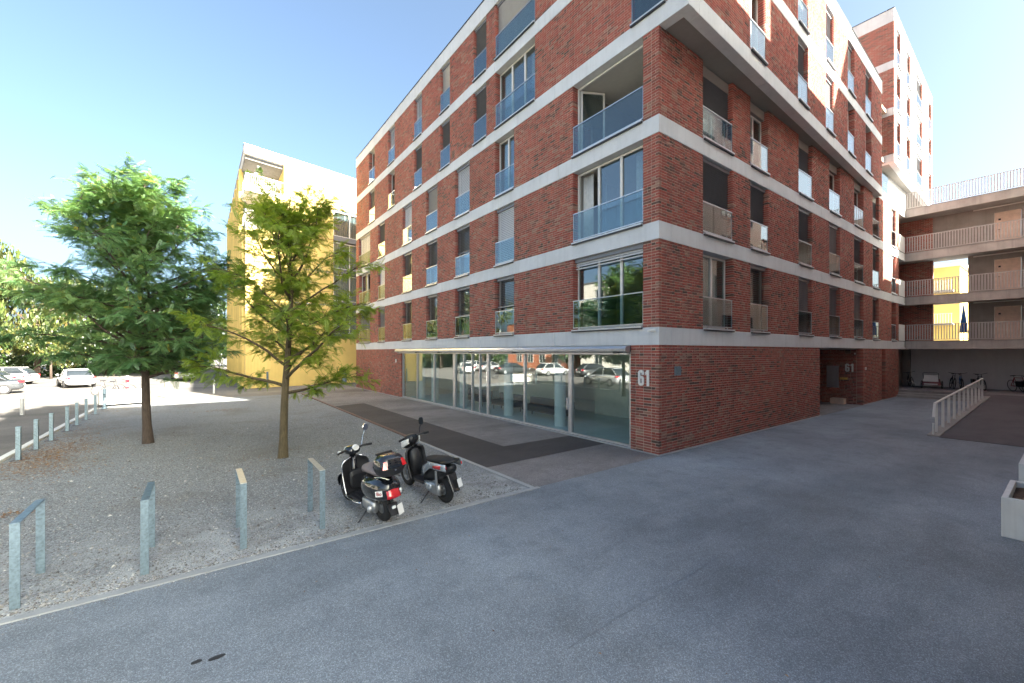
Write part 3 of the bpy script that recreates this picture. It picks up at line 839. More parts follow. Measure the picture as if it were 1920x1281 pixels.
# ------------------------------------------------------------------ brick tower
tw = empty('brick_tower', (24.3, -.06, 0), 0, 'taller red brick tower with jutting upper floors behind the long brick building', 'building')
def Ttw(f):
    def g(a, d, z):
        x, y, zz = f(a, d, z); return (x - 24.3, y + .06, zz)
    return g
TT_ = Ttw(TU)
def TTL_(a, d, z): return (d, a, z)      # left face, at x = 24.3, running back
TA0, TA1 = 24.31, 39.0
TWIN = [(25.08, 26.13), (28.2, 29.4), (31.76, 34.2), (37.3, 38.5)]
ROOMS = MB(); CEILS = MB()
for i in (5, 6, 7):
    z0, z1 = zb(i - 1) + BH, zb(i)
    xs = [TA0] + [x for o in TWIN for x in o] + [TA1]
    for k in range(0, len(xs), 2): uv_wall('brick_wall', TT_, [(xs[k], xs[k + 1], z0, z1)], M['brick_far'], tw)
    uv_wall('brick_wall', TTL_, [(.3, 13, z0, z1)], M['brick_far'], tw)
    for j, (a0, a1) in enumerate(TWIN):
        window(tw, TT_, a0, a1, z0, z1, 2 if a1 - a0 > 2 else 1, ['m', 'd', None, 'd'][(i + j) % 4], .55, 1.0)
    bands(TT_, TA0, TA1, [28, 31.4, 35], zb(i - 1), z0, parent=tw)
    bands(TTL_, .3, 13, [2.4, 6, 9.5], zb(i - 1), z0, parent=tw)
bands(TT_, TA0, TA1, [28, 31.4, 35], zb(7), zb(7) + .8, 'parapet', parent=tw)
bands(TTL_, .3, 13, [2.6, 6, 9.5], zb(7), zb(7) + .8, 'parapet', parent=tw)
q = MB(TT_); q.box(TA0 - .03, TA1 + .03, -.03, .34, zb(7) + .8, zb(7) + .84); q.build('roof_edge', M['dark'], tw)
q = MB(TTL_); q.box(.36, 13.03, -.03, .34, zb(7) + .8, zb(7) + .84); q.build('roof_edge', M['dark'], tw)
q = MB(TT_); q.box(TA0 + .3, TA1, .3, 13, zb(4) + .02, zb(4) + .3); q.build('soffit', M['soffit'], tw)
q = MB(TT_); q.box(TA0 + .3, TA1, 12.7, 13, zb(4), zb(7) + .7); q.box(TA1 - .3, TA1, .3, 12.7, zb(4), zb(7) + .7); q.box(TA0 + .3, TA1, .3, 13, zb(7) + .3, zb(7) + .5)
q.build('rear_wall', M['mortar'], tw)
# recessed floor under the tower
z0, z1 = zb(3) + BH, zb(4)
uv_wall('lower_wall', lambda a, d, z: (a, d + .85, z), [(-3, .7, z0, z1)], M['brick_far'], tw)
MB().box(.7, 2.5, .8, .83, z0, z1 + .02).build('pane', M['bal'], tw); MB().box(.7, 2.5, 1.6, 1.7, z0, z1).build('room_wall', M['slat_m'], tw)
MB().box(2.55, 7.4, .8, 12, z0, z1 + .01).build('white_panel', M['slat_m'], tw)
MB().box(1.45, 7.3, .75, 12, 0, zb(3)).build('lower_wall', M['core'], tw)
# balustrade on the terrace edge
MB().box(-3.1, -1.2, .03, .05, z0 + .1, z0 + 1.05).build('balustrade_pane', M['bal'], tw)

# ------------------------------------------------------------------ access galleries on the right
gal = empty('access_gallery', (27.4, 0, 0), 0, 'four storey concrete access gallery with railings above the bicycle store', 'building')
GX = 29.3 - 27.4
for i in range(4):
    z0 = zb(i)
    q = MB(); q.prism([(0, -.02), (-1.66, .02), (-1.66, 3.5), (2.6 if i else 6, 3.5), (2.6 if i else 6, -7.55), (0, -7.55)], z0 + .12, z0 + BH - .0)
    q.build('slab', M['gal'], gal)
    q = MB(); q.box(0, .25, -7.55, -.03, z0, z0 + .12); q.build('slab_edge', M['gal'], gal)
    if i == 3: pass
    q = MB(); q.box(-.02, .1, -7.55, -.0, z0 + BH, z0 + BH + .05); q.build('drip_rail', M['step'], gal)
    # railing
    rz = z0 + BH + .05
    r = MB(); r.box(.03, .075, -7.55, -.05, rz + 1.02, rz + 1.055); r.box(.035, .07, -7.55, -.05, rz + .06, rz + .09)
    rl = r.build('railing', M['rail'], gal)
    bar = None; y = -.1
    while y > -5.9:
        if bar is None:
            bar = MB().box(-.006, .006, -.022, .022, .09, 1.02).build('bar', M['rail'], rl)
        else:
            bar = link_mesh('bar', bar.data, None, rl)
        bar.location = (.052, y, rz); y -= .122
    m = MB()
    while y > -7.55:
        m.box(.046, .058, y - .022, y + .022, rz + .09, rz + 1.02); y -= .122
    m.build('bars', M['rail'], rl, kind='stuff')
    if i < 3:
        MB().box(-1.62, -.02, .0, .03, rz, rz + 1.05).build('end_panel', M['slat_l'], gal)
        MB().box(-1.64, .0, -.01, .05, z0 + BH + .002, rz - .002).build('panel_foot', M['dark'], gal)
        zf, zc = z0 + BH, zb(i + 1) + .12
        q = MB(); q.box(GX, GX + .25, -2.62, -1.04 + .0, zf, zf + .0) if False else None
        q = MB()
        q.box(GX, GX + .3, -7.55, -4.80, zf, zc); q.box(GX, GX + .3, -3.73, -2.63, zf, zc); q.box(GX, GX + .3, -4.80, -3.73, zf + 2.12, zc)
        if i == 2: q.box(GX + .02, GX + .3, -2.63, -1.03, zf, zc)
        q.build('core_wall', M['core'], gal)
        uv_wall('end_wall', lambda a, d, z: (GX + d, a, z), [(-1.03, 1.2, zf, zc)], M['brick_far'], gal)
        d = MB(); d.box(GX + .02, GX + .09, -4.79, -3.74, zf + .01, zf + 2.11)
        dr = d.build('door', M['wood'], gal)
        h = MB(); h.tube([(GX + .02, -3.86, zf + 1.05), (GX - .05, -3.86, zf + 1.05), (GX - .05, -4.0, zf + 1.05)], .012); h.build('handle', M['dark'], dr)
        MB().box(GX - .01, GX + .02, -4.0, -3.9, zf + 1.62, zf + 1.72).build('door_number', M['dark'], dr)
        lt = MB(); lt.tube([(GX - .35, -2.9, zc - .12), (GX - .35, -7.5, zc - .12)], .035); lt.build('light_tube', M['white'], gal)
# bicycle store under the gallery
FZ = .42
MB().box(3.4, 3.6, -7.55, 0.9, FZ, B0 + .13).build('store_wall', M['store'], gal)
MB().box(3.0, 3.4, .3, 1.0, FZ, B0).build('store_return', M['core'], gal)
MB().box(-1.66, 3.4, -7.55, 1.2, -.02, FZ).build('store_floor', M['asph2'], gal)
for k in range(2):
    MB().box(-1.66 - .35 * (k + 1), -1.67 - .35 * k, -3.72, -.03, 0, FZ - .14 * (k + 1)).build('step', M['step'], gal, bevel=.01)

pa = empty('parasol', (30.6, -2.3, zb(0) + BH), 0, 'closed blue parasol standing in the gap of the lowest gallery', 'parasol')
MB().tube([(0, 0, 0), (0, 0, 2.5)], .02, 6).build('pole', M['white'], pa)
MB().tube([(0, 0, .6), (0, 0, 1.2), (0, 0, 2.4)], [.2, .16, .03], 10).build('canopy', M['blue'], pa, smooth=True)
MB().tube([(0, 0, 0), (0, 0, .08)], .22, 12).build('base', M['dark'], pa)

# ramp
RX0, RX1 = 9.55, 23.2
rm = empty('ramp', (RX0, -4.05, 0)); rm['kind'] = 'structure'
LR = RX1 - RX0
q = MB(); q.hexa([(0, -3.2, -.05), (LR, -3.2, -.05), (LR, 0, -.05), (0, 0, -.05), (0, -3.2, .006), (LR, -3.2, FZ), (LR, 0, FZ), (0, 0, .006)]); q.build('ramp_surface', M['ramp'], rm)
q = MB(); q.box(LR, 25.74 - RX0, -3.2, .3, -.05, FZ); q.build('landing', M['ramp'], rm)
q = MB(); q.hexa([(.05, .002, -.05), (LR + .3, .002, -.05), (LR + .3, .3, -.05), (.05, .3, -.05), (.05, .002, .04), (LR + .3, .002, FZ + .05), (LR + .3, .3, FZ + .05), (.05, .3, .04)]); q.build('ramp_kerb', M['step'], rm)
MB().box(-.03, .0, -3.2, 0, 0, .014).build('ramp_joint', M['dark'], rm)
rr = empty('ramp_railing', (RX0, -3.88, 0), 0, 'white metal railing climbing beside the dark ramp to the bicycle store', 'railing')
def rz_(x): return .04 + (FZ + .01) * x / LR
x0, x1 = .75, 12.6
t = MB(); t.hexa([(x, y, rz_(x) + zz) for x, y, zz in ((x0 - .3, -.03, .99), (x1, -.03, .99), (x1, .03, .99), (x0 - .3, .03, .99), (x0 - .3, -.03, 1.03), (x1, -.03, 1.03), (x1, .03, 1.03), (x0 - .3, .03, 1.03))]); t.build('handrail', M['white'], rr)
t = MB(); t.hexa([(x0 - .52, -.03, .62), (x0 - .48, -.03, .62), (x0 - .48, .03, .62), (x0 - .52, .03, .62), (x0 - .33, -.03, rz_(x0) + .97), (x0 - .29, -.03, rz_(x0) + 1.0), (x0 - .29, .03, rz_(x0) + 1.0), (x0 - .33, .03, rz_(x0) + .97)]); t.build('rail_end', M['white'], rr)
ps = None
for k in range(11):
    x = x0 + (x1 - x0 - .05) * k / 10
    if ps is None: ps = MB().box(-.012, .012, -.035, .035, -.02, .99).build('post', M['white'], rr)
    else: ps = link_mesh('post', ps.data, None, rr)
    ps.location = (x, 0, rz_(x))
t = MB(); t.box(.2, .26, -.02, .02, 0, .42); t.build('post_stub', M['alu'], rr)

# concrete planters down the right edge
def planter(x0, length, label, n):
    p = empty('planter', (x0, -6.06, 0), 0, label, 'planter', 'concrete planters along the right edge')
    q = MB(); L, Wd, H, t = length, 1.0, .6, .07
    o = [(0, 0), (L, 0), (L, -Wd), (0, -Wd)]; i_ = [(t, -t), (L - t, -t), (L - t, -Wd + t), (t, -Wd + t)]
    vs = [(x, y, .0) for x, y in o] + [(x, y, H) for x, y in o] + [(x, y, H) for x, y in i_] + [(x, y, H - .16) for x, y in i_]
    fs = [(3, 2, 1, 0)] + [(k, (k + 1) % 4, 4 + (k + 1) % 4, 4 + k) for k in range(4)] + [(4 + k, 4 + (k + 1) % 4, 8 + (k + 1) % 4, 8 + k) for k in range(4)] + [(8 + k, 8 + (k + 1) % 4, 12 + (k + 1) % 4, 12 + k) for k in range(4)] + [(12, 13, 14, 15)]
    q.add(vs, fs); q.build('trough', M['planter'], p, bevel=.008)
    g = [[(t + (L - 2 * t) * i / 9, -t - (Wd - 2 * t) * j / 7, H - .13 + random.uniform(-.02, .035)) for j in range(8)] for i in range(10)]
    MB().sheet(g, .02).build('soil', M['soil'], p, smooth=True)
    s = MB()
    for k in range(26):
        a = Vector((random.uniform(.15, L - .15), -random.uniform(.15, Wd - .15), H - .12)); ang = random.uniform(0, 6.3); l = random.uniform(.12, .4)
        s.tube([a, a + Vector((math.cos(ang) * l * .5, math.sin(ang) * l * .5, random.uniform(.02, .08))), a + Vector((math.cos(ang) * l, math.sin(ang) * l, random.uniform(-.01, .04)))], [.008, .006, .003], 4)
    s.build('dry_stems', M['straw'], p, kind='stuff')
planter(-.2, 1.45, 'pale concrete planter of dry soil nearest the camera at the right edge', 0)
planter(3.02, 1.45, 'second pale concrete planter along the right edge, just beyond the nearest one', 1)
planter(6.2, 1.45, 'third pale concrete planter along the right edge, beside the ramp foot', 2)
planter(9.4, 1.45, 'farthest pale concrete planter at the right edge, beside the ramp', 3)

# ------------------------------------------------------------------ ground
def flat(name, poly, z, mat, kind='structure', th=None):
    m = MB()
    if th: m.prism(poly, z - th, z)
    else: m.add([(x, y, z) for x, y in poly], [tuple(range(len(poly)))])
    o = m.build(name, mat); o['kind'] = kind
    for p in o.data.polygons: pass
    return o
def rect(x0, x1, y0, y1): return [(x0, y0), (x1, y0), (x1, y1), (x0, y1)]
flat('ground', rect(-700, 700, -700, 700), -.012, M['asph4'])
flat('plaza', rect(-14.2, 60, -40, -.055), -.004, M['asph'])
flat('path', rect(-4.42, 26, -.055, 33), -.006, M['asph2'])
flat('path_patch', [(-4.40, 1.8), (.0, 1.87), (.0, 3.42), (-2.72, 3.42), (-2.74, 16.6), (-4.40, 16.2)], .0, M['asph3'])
flat('pavement', rect(-14.1, -4.4, 24.3, 31), -.008, M['pave'])
flat('road', rect(-40, -14.2, -40, 90), -.009, M['asph4'])
gr = flat('gravel_bed', rect(-14.0, -4.55, -.05, 24.4), .004, M['gravel'])
def strip(name, pts, w, z0, z1, mat):
    m = MB()
    for (xa, ya), (xb, yb) in zip(pts[:-1], pts[1:]):
        d = Vector((xb - xa, yb - ya)).normalized(); n = Vector((-d.y, d.x)) * w * .5
        m.hexa([(xa - n.x, ya - n.y, z0), (xb - n.x, yb - n.y, z0), (xb + n.x, yb + n.y, z0), (xa + n.x, ya + n.y, z0), (xa - n.x, ya - n.y, z1), (xb - n.x, yb - n.y, z1), (xb + n.x, yb + n.y, z1), (xa + n.x, ya + n.y, z1)])
    o = m.build(name, mat); o['kind'] = 'structure'; return o
strip('kerb_edge', [(-14.0, -.1), (-4.34, -.1)], .1, -.03, .012, M['kerb'])
strip('kerb_edge', [(-4.47, -.049), (-4.47, 6.1)], .11, -.03, .014, M['kerb'])
edge_m = simple('rusty_edge', (.16, .1, .085), .7, .2, var=.3, scale=5)
strip('path_edge', [(-4.47, 6.12), (-4.47, 24.3)], .1, -.03, .03, edge_m)
kerb = empty('kerb', (-14.09, 0, 0)); kerb['kind'] = 'structure'
ks = None; y = -8.0
while y < 21.5:
    if ks is None: ks = MB().box(-.08, .08, .004, .996, -.1, .07).build('kerb_stone', M['planter'], kerb, bevel=.012)
    else: ks = copy_tree(ks, kerb)
    ks.location = (0, y, random.uniform(-.003, .003)); y += 1.0
seam = simple('seam_bitumen', (.18, .203, .23), .8, var=.3, scale=3)
def wig(pts, w, name='asphalt_seam'):
    m = MB(); P = [Vector(p) for p in pts]; L = []; Rr = []
    for (a, b) in zip(P[:-1], P[1:]):
        k = max(2, int((b - a).length / .12)); d = (b - a).normalized(); n = Vector((-d.y, d.x))
        for i in range(k + (b is P[-1])):
            c = a + (b - a) * i / k + n * random.uniform(-.012, .012); ww = w * random.uniform(.3, 1.0)
            L.append((c.x + n.x * ww, c.y + n.y * ww, .0002)); Rr.append((c.x - n.x * ww, c.y - n.y * ww, .0002))
    for i in range(len(L) - 1): m.quad(L[i], L[i + 1], Rr[i + 1], Rr[i])
    o = m.build(name, seam); o['kind'] = 'structure'; return o
wig([(-3.2, -.08), (-.06, -.04)], .008)
wig([(-7.2, -3.86), (-4.8, -3.83), (2.1, -3.77), (9.4, -3.7)], .006)
oil = simple('oil_stain', (.03, .031, .036), .6, var=.3)
for cx, cy, a, b in ((-10.0, -1.99, .05, .026), (-9.85, -2.03, .07, .032)):
    n = 18; m = MB()
    pl = [(cx + a * math.cos(t) * random.uniform(.75, 1.1), cy + b * math.sin(t) * random.uniform(.7, 1.15), .0004) for t in [i * 2 * math.pi / n for i in range(n)]]
    m.add(pl, [tuple(range(n))]); o = m.build('oil_stain', oil); o['kind'] = 'structure'

# loose pebbles, dry leaves
def scatter(name, pts, sizes, mat, shape, seed):
    rg = np.random.default_rng(seed); n = len(pts)
    if shape == 'stone':
        V = np.array([[1, 0, 0], [0, 1, 0], [-1, 0, 0], [0, -1, 0], [0, 0, .7], [0, 0, -.7]]); F = np.array([[0, 1, 4], [1, 2, 4], [2, 3, 4], [3, 0, 4]])
    else:
        V = np.array([[-1, 0, 0], [0, -.38, .16], [1, 0, .05], [0, .38, .2]]); F = np.array([[0, 1, 2], [0, 2, 3]])
    k = len(V); P = np.repeat(V[None], n, 0) * sizes[:, None, None]
    if shape == 'stone': P = P * rg.uniform(.6, 1.3, (n, k, 1))
    a = rg.uniform(0, 6.283, n); c, s = np.cos(a)[:, None], np.sin(a)[:, None]
    x = P[..., 0] * c - P[..., 1] * s; y = P[..., 0] * s + P[..., 1] * c
    Q = np.stack([x, y, P[..., 2]], -1) + pts[:, None, :]
    Fa = (F[None] + (np.arange(n) * k)[:, None, None]).reshape(-1, F.shape[1])
    me = bpy.data.meshes.new(name); me.from_pydata(Q.reshape(-1, 3).tolist(), [], Fa.tolist())
    o = link_mesh(name, me, mat); o['kind'] = 'stuff'; return o
def mk_pebble():
    m, t, b = nodes('pebble'); g = N(t, 'ShaderNodeNewGeometry')
    r = ramp(t, [(0, (.09, .085, .08)), (.4, (.2, .19, .18)), (.85, (.33, .32, .3)), (1, (.55, .54, .52))], g.outputs['Random Per Island'])
    t.links.new(r.outputs[0], b.inputs['Base Color']); b.inputs['Roughness'].default_value = .9
    return m
def mk_litter():
    m, t, b = nodes('litter_leaf'); g = N(t, 'ShaderNodeNewGeometry')
    r = ramp(t, [(0, (.1, .05, .025)), (.5, (.24, .115, .045)), (1, (.36, .2, .07))], g.outputs['Random Per Island'])
    t.links.new(r.outputs[0], b.inputs['Base Color']); b.inputs['Roughness'].default_value = .85
    return m
n = 26000
px = rng.uniform(-13.9, -4.7, n); py = .02 + 12 * rng.uniform(0, 1, n) ** 1.9
pts = np.stack([px, py, np.full(n, .006)], -1)
o = scatter('pebbles', pts, rng.uniform(.006, .017, n) * (1 + (rng.uniform(0, 1, n) > .985) * 1.3), mk_pebble(), 'stone', 5)
pts2 = np.stack([rng.uniform(-13.5, -4.4, 1500), -.02 - np.abs(rng.normal(0, .16, 1500)), np.full(1500, .004)], -1)
scatter('spilled_pebbles', pts2, rng.uniform(.004, .011, 1500), bpy.data.materials['pebble'], 'stone', 8)
lp = []
for cx, cy, sx, sy, k in ((-13.3, 9.4, .5, 1.1, 1500), (-13.0, 11.2, .5, 1.2, 900), (-12.6, 7.6, .5, .5, 300), (-12.75, 4.2, .22, .16, 130), (-13.4, 14, .3, 2.2, 500), (-9, 17.8, .7, .3, 260), (-13.2, 21, .5, .8, 250), (-11, 9, 1.6, 1.6, 160), (-8.4, 5.6, 1.1, 1.1, 120)):
    q = np.stack([rng.normal(cx, sx, k), rng.normal(cy, sy, k), np.full(k, .012)], -1); lp.append(q[(q[:, 0] > -13.95) & (q[:, 0] < -4.6) & (q[:, 1] > 0)])
lp = np.concatenate(lp)
gl = np.stack([rng.uniform(-9, 9, 150), rng.uniform(-5.9, -.1, 150), np.full(150, .003)], -1)
scatter('pavement_leaves', gl, rng.uniform(.006, .022, 150), mk_litter(), 'leaf', 9)
scatter('dry_leaf_litter', lp, rng.uniform(.015, .04, len(lp)), mk_litter(), 'leaf', 6)

# ------------------------------------------------------------------ bicycle hoops and kerb posts
def hoop(x, y, label):
    h = empty('bike_hoop', (x, y, 0), 0, label, 'bike stand', 'galvanised bike hoops along the gravel edge')
    L, H, w, t = .93, .93, .082, .012
    MB().box(-w / 2, w / 2, 0, t, -.05, H).build('leg', M['steel'], h, bevel=.002)
    MB().box(-w / 2, w / 2, L - t, L, -.05, H).build('leg', M['steel'], h, bevel=.002)
    MB().box(-w / 2, w / 2, 0, L, H + .0005, H + t).build('top_bar', M['steeltop'] if x > -10 else M['steel'], h, bevel=.002)
    return h
hoop(-11.59, .15, 'grey steel bike hoop farthest from the scooters, at the left edge of the gravel')
hoop(-10.53, .24, 'blue grey steel bike hoop between the leftmost hoop and the end-on hoop')
hoop(-9.475, .32, 'steel bike hoop seen almost end-on, second from the scooters')
hoop(-8.42, .36, 'steel bike hoop with worn bright top standing right beside the black scooter')
ords = ['nearest', 'second', 'third', 'fourth', 'fifth', 'sixth', 'seventh']
bp = None
for k, y in enumerate((9.6, 11.08, 12.6, 14.6, 16.05, 17.7, 19.6)):
    lab = f'{ords[k]} square grey post in the row along the kerb' + (', nearest the camera' if k == 0 else ' counted from the camera')
    if bp is None:
        bp = empty('kerb_post', (-13.74, y, 0), 0, lab, 'post', 'square grey posts along the kerb')
        MB().box(-.045, .045, -.045, .045, -.1, .86).build('shaft', M['steel'], bp, bevel=.004)
        MB().box(-.046, .046, -.046, .046, .8605, .875).build('cap', M['steel'], bp, bevel=.004)
        MB().box(-.13, .13, -.1, .1, -.1, .012).build('foot', M['dark'], bp)
    else:
        copy_tree(bp, None, (-13.74, y, 0), random.uniform(-.05, .05), lab)
lb = empty('lamp_bollard', (-16.35, 21.4, 0), 0, 'short white and grey lamp bollard standing alone on the sunlit road', 'bollard')
q = MB(); q.tube([(0, 0, -.05), (0, 0, .72)], .07, 16); q.build('shaft', M['alu'], lb, smooth=False)
q = MB(); q.tube([(0, 0, .72), (0, 0, .88)], .065, 16); q.build('lens', M['lamp'], lb)
q = MB(); q.tube([(0, 0, .88), (0, 0, .95)], .075, 16); q.build('cap', M['white'], lb)
for k, (x, y, h, lab) in enumerate(((-11.6, 26.6, .95, 'white plaza post left of the yellow building, nearer the dark green tree'), (-9.2, 28.2, .95, 'white plaza post nearest the yellow building corner'))):
    p = empty('plaza_post', (x, y, 0), 0, lab, 'post', 'white posts on the plaza')
    MB().tube([(0, 0, -.05), (0, 0, h)], .06, 12).build('shaft', M['white'], p); MB().tube([(0, 0, h), (0, 0, h + .03)], .065, 12).build('cap', M['alu'], p)
pb = empty('white_planter_box', (-13.2, 23.3, 0), .23, 'large white box planter in the sun behind the row of grey posts', 'planter')
q = MB(); q.box(-.95, .95, -.3, .3, .12, .82); q.build('box_body', M['offw'], pb, bevel=.015)
for x in (-.8, .72): MB().box(x, x + .08, -.28, .28, 0, .12).build('foot', M['alu'], pb)
MB().box(.96, 1.03, -.2, .2, .2, .85).build('end_plate', M['steel'], pb)
sp = empty('signal_post', (-13.75, 21.9, 0), 0, 'small grey hydrant-like post at the far end of the kerb', 'post')
q = MB(); q.loft([(0, 0, 0, .12, .12, 2), (.08, 0, 0, .1, .1, 2), (.1, 0, 0, .06, .06, 2), (.7, 0, 0, .06, .06, 2), (.74, 0, 0, .09, .09, 2), (.9, 0, 0, .08, .08, 2), (1.0, 0, 0, .03, .03, 2)], 14, 2, 'z'); q.build('body', M['steel'], sp)
for s in (-1, 1): MB().tube([(s * .04, 0, .6), (s * .15, 0, .6)], .035, 10).build('outlet', M['alu'], sp)

# ------------------------------------------------------------------ scooters
def wheel(parent, x, R_, w, name, spokes=5, disc=False):
    t = MB(); prof = []
    for i in range(12):
        a = i / 12 * 2 * math.pi
        prof.append((R_ - w * .62 + w * .62 * math.cos(a), w * .5 * math.sin(a)))
    t.lathe_y(prof, x, R_, 32); ty = t.build(name, M['rubber'], parent, smooth=True)
    r = MB(); ri = R_ - w * 1.15
    r.lathe_y([(ri + .012, -.035), (ri - .012, -.035), (ri - .02, 0), (ri - .012, .035), (ri + .012, .035)], x, R_, 28)
    r.lathe_y([(.001, -.05), (.05, -.05), (.055, 0), (.05, .05), (.001, .05)], x, R_, 16)
    for k in range(spokes):
        a = k * 2 * math.pi / spokes
        c, s = math.cos(a), math.sin(a); p = (-s, c)
        r.hexa([(x + c * .045 - p[0] * .022, y, R_ + s * .045 - p[1] * .022) for y in (-.02,)] + [(x + c * ri - p[0] * .014, -.02, R_ + s * ri - p[1] * .014), (x + c * ri + p[0] * .014, -.02, R_ + s * ri + p[1] * .014), (x + c * .045 + p[0] * .022, -.02, R_ + s * .045 + p[1] * .022)] +
               [(x + c * .045 - p[0] * .022, .02, R_ + s * .045 - p[1] * .022), (x + c * ri - p[0] * .014, .02, R_ + s * ri - p[1] * .014), (x + c * ri + p[0] * .014, .02, R_ + s * ri + p[1] * .014), (x + c * .045 + p[0] * .022, .02, R_ + s * .045 + p[1] * .022)])
    r.build('rim', M['cast'], ty, smooth=False)
    return ty
def shield_grid(w0, w1, zt, xb=.9, xt=1.03, curve=.1):
    g = []
    for i in range(13):
        f = i / 12; z = .3 + (zt - .3) * f
        x = xb + (xt - xb) * f + (.05 * math.sin(f * math.pi))
        wd = w0 + (w1 - w0) * f ** 1.5
        if f > .8: wd *= math.sqrt(max(.12, 1 - ((f - .8) / .215) ** 2))
        g.append([(x - curve * (abs(j / 8 - 1)) ** 2.2, (j / 8 - 1) * wd, z) for j in range(17)])
    return g

s1 = empty('black_scooter', (-7.52, .13, 0), math.atan2(1.42, -.19), 'glossy black scooter with top case, round mirror and big red tail panel', 'scooter')
lean = R(-5); s1.rotation_euler = (lean, 0, s1.rotation_euler[2])
wheel(s1, 0, .255, .125, 'rear_wheel'); wheel(s1, 1.38, .25, .115, 'front_wheel')
q = MB(); q.loft([(-.41, 0, .6, .06, .07), (-.38, 0, .6, .14, .14), (-.28, 0, .6, .215, .19), (-.08, 0, .59, .265, .215), (.14, 0, .58, .26, .22), (.33, 0, .56, .21, .21), (.47, 0, .52, .16, .18), (.55, 0, .47, .12, .12)], 24, 2.3)
cowl = q.build('rear_cowl', M['black'], s1, smooth=True, sub=1)
q = MB(); q.loft([(-.28, 0, .83, .07, .03), (-.22, 0, .84, .13, .05), (-.05, 0, .86, .16, .06), (.12, 0, .865, .165, .065), (.26, 0, .86, .155, .075), (.4, 0, .84, .13, .08), (.5, 0, .8, .09, .07), (.55, 0, .77, .05, .04)], 20, 2.6)
q.build('seat', M['seat'], s1, smooth=True, sub=1)
MB().box(.42, .98, -.21, .21, .27, .31).build('floorboard', M['blackm'], s1, bevel=.012)
for y in (-.12, -.05, .05, .12): MB().box(.5, .92, y - .012, y + .012, .311, .32).build('foot_rubber', M['rubber'], s1)
q = MB(); q.tube([(.3, .235, .3), (.5, .235, .26), (.9, .24, .28)], .014, 8); q.tube([(.3, -.235, .3), (.5, -.235, .26), (.9, -.24, .28)], .014, 8); q.build('side_trim', M['chrome'], s1, smooth=True)
sg = shield_grid(.26, .245, .93); q = MB(); q.sheet(sg, .022); q.build('leg_shield', M['blackm'], s1, smooth=True)
edge = [r[0] for r in sg] + sg[-1][1:-1] + [r[-1] for r in sg][::-1]
MB().tube(edge, .011, 8).build('shield_trim', M['chrome'], s1, smooth=True)
q = MB(); q.loft([(.93, 0, .55, .15, .15), (.88, 0, .53, .15, .16), (.86, 0, .5, .12, .12)], 16, 4); q.build('glove_box', M['blackm'], s1, bevel=.01)
q = MB(); q.tube([(1.0, 0, .35), (1.03, 0, .95)], .06, 14); q.build('steering_head', M['black'], s1, smooth=True)
q = MB(); q.tube([(1.07, 0, .9), (1.25, 0, .5), (1.38, .09, .25)], [.03, .03, .022], 8); q.build('fork', M['cast'], s1, smooth=True)
fd = []
for i in range(15):
    a = R(-5 + 185 * i / 14); c = (1.36 + .30 * math.cos(a), .27 + .30 * math.sin(a))
    taper = .45 + .55 * math.sin(math.pi * min(1, (i + 1) / 9)) if i < 8 else 1 - .5 * (i - 8) / 6
    fd.append([(c[0] - .045 * (j / 4 - 1) ** 2 * math.cos(a), (j / 4 - 1) * .1 * taper, c[1] - .05 * (j / 4 - 1) ** 2 * max(0, math.sin(a)) - .0) for j in range(9)])
q = MB(); q.sheet(fd, .012); q.build('front_fender', M['black'], s1, smooth=True)
st1 = empty('headset', (1.02, 0, 1.0), R(14)); st1.parent = s1
q = MB(); q.loft([(-.11, 0, .02, .07, .04), (-.08, 0, .03, .12, .07), (0, 0, .03, .15, .085), (.08, 0, .02, .12, .085), (.13, 0, .01, .09, .075), (.15, 0, .01, .06, .05)], 18, 2.2); q.build('headset_shell', M['black'], st1, smooth=True, sub=1)
q = MB(); q.loft([(.14, 0, .01, .075, .07, 2), (.17, 0, .01, .065, .06, 2), (.18, 0, .01, .03, .03, 2)], 18); q.build('headlight', M['lamp'], st1, smooth=True)
q = MB(); q.loft([(-.075, 0, .088, .06, .045, 2.2), (-.115, 0, .075, .062, .045, 2.2)], 18); q.build('gauge', M['plate'], st1)
for s in (-1, 1):
    q = MB(); q.tube([(0, s * .1, .04), (-.03, s * .22, .06), (-.07, s * .25, .06)], .017, 8); q.build('handlebar', M['blackm'], st1, smooth=True)
    q = MB(); q.tube([(-.05, s * .23, .06), (-.09, s * .36, .055)], .02, 10); q.build('grip', M['rubber'], st1)
    q = MB(); q.tube([(0, s * .2, .05), (-.02, s * .3, .03), (-.07, s * .37, .03)], .007, 6); q.build('brake_lever', M['chrome'], st1)
q = MB(); q.loft([(.16, .17, 0, .03, .035, 2), (.13, .17, 0, .035, .04, 2)], 12); q.build('turn_signal', M['lamp'], st1)
q = MB(); q.tube([(-.01, -.2, .07), (.0, -.24, .2), (-.02, -.29, .34)], .006, 6); mr = q.build('mirror', M['chrome'], st1)
q = MB(); q.loft([(-.005, -.3, .38, .06, .06, 2), (-.025, -.3, .38, .063, .063, 2), (-.03, -.3, .38, .055, .055, 2)], 20); q.build('mirror_disc', M['chrome'], mr, smooth=False)
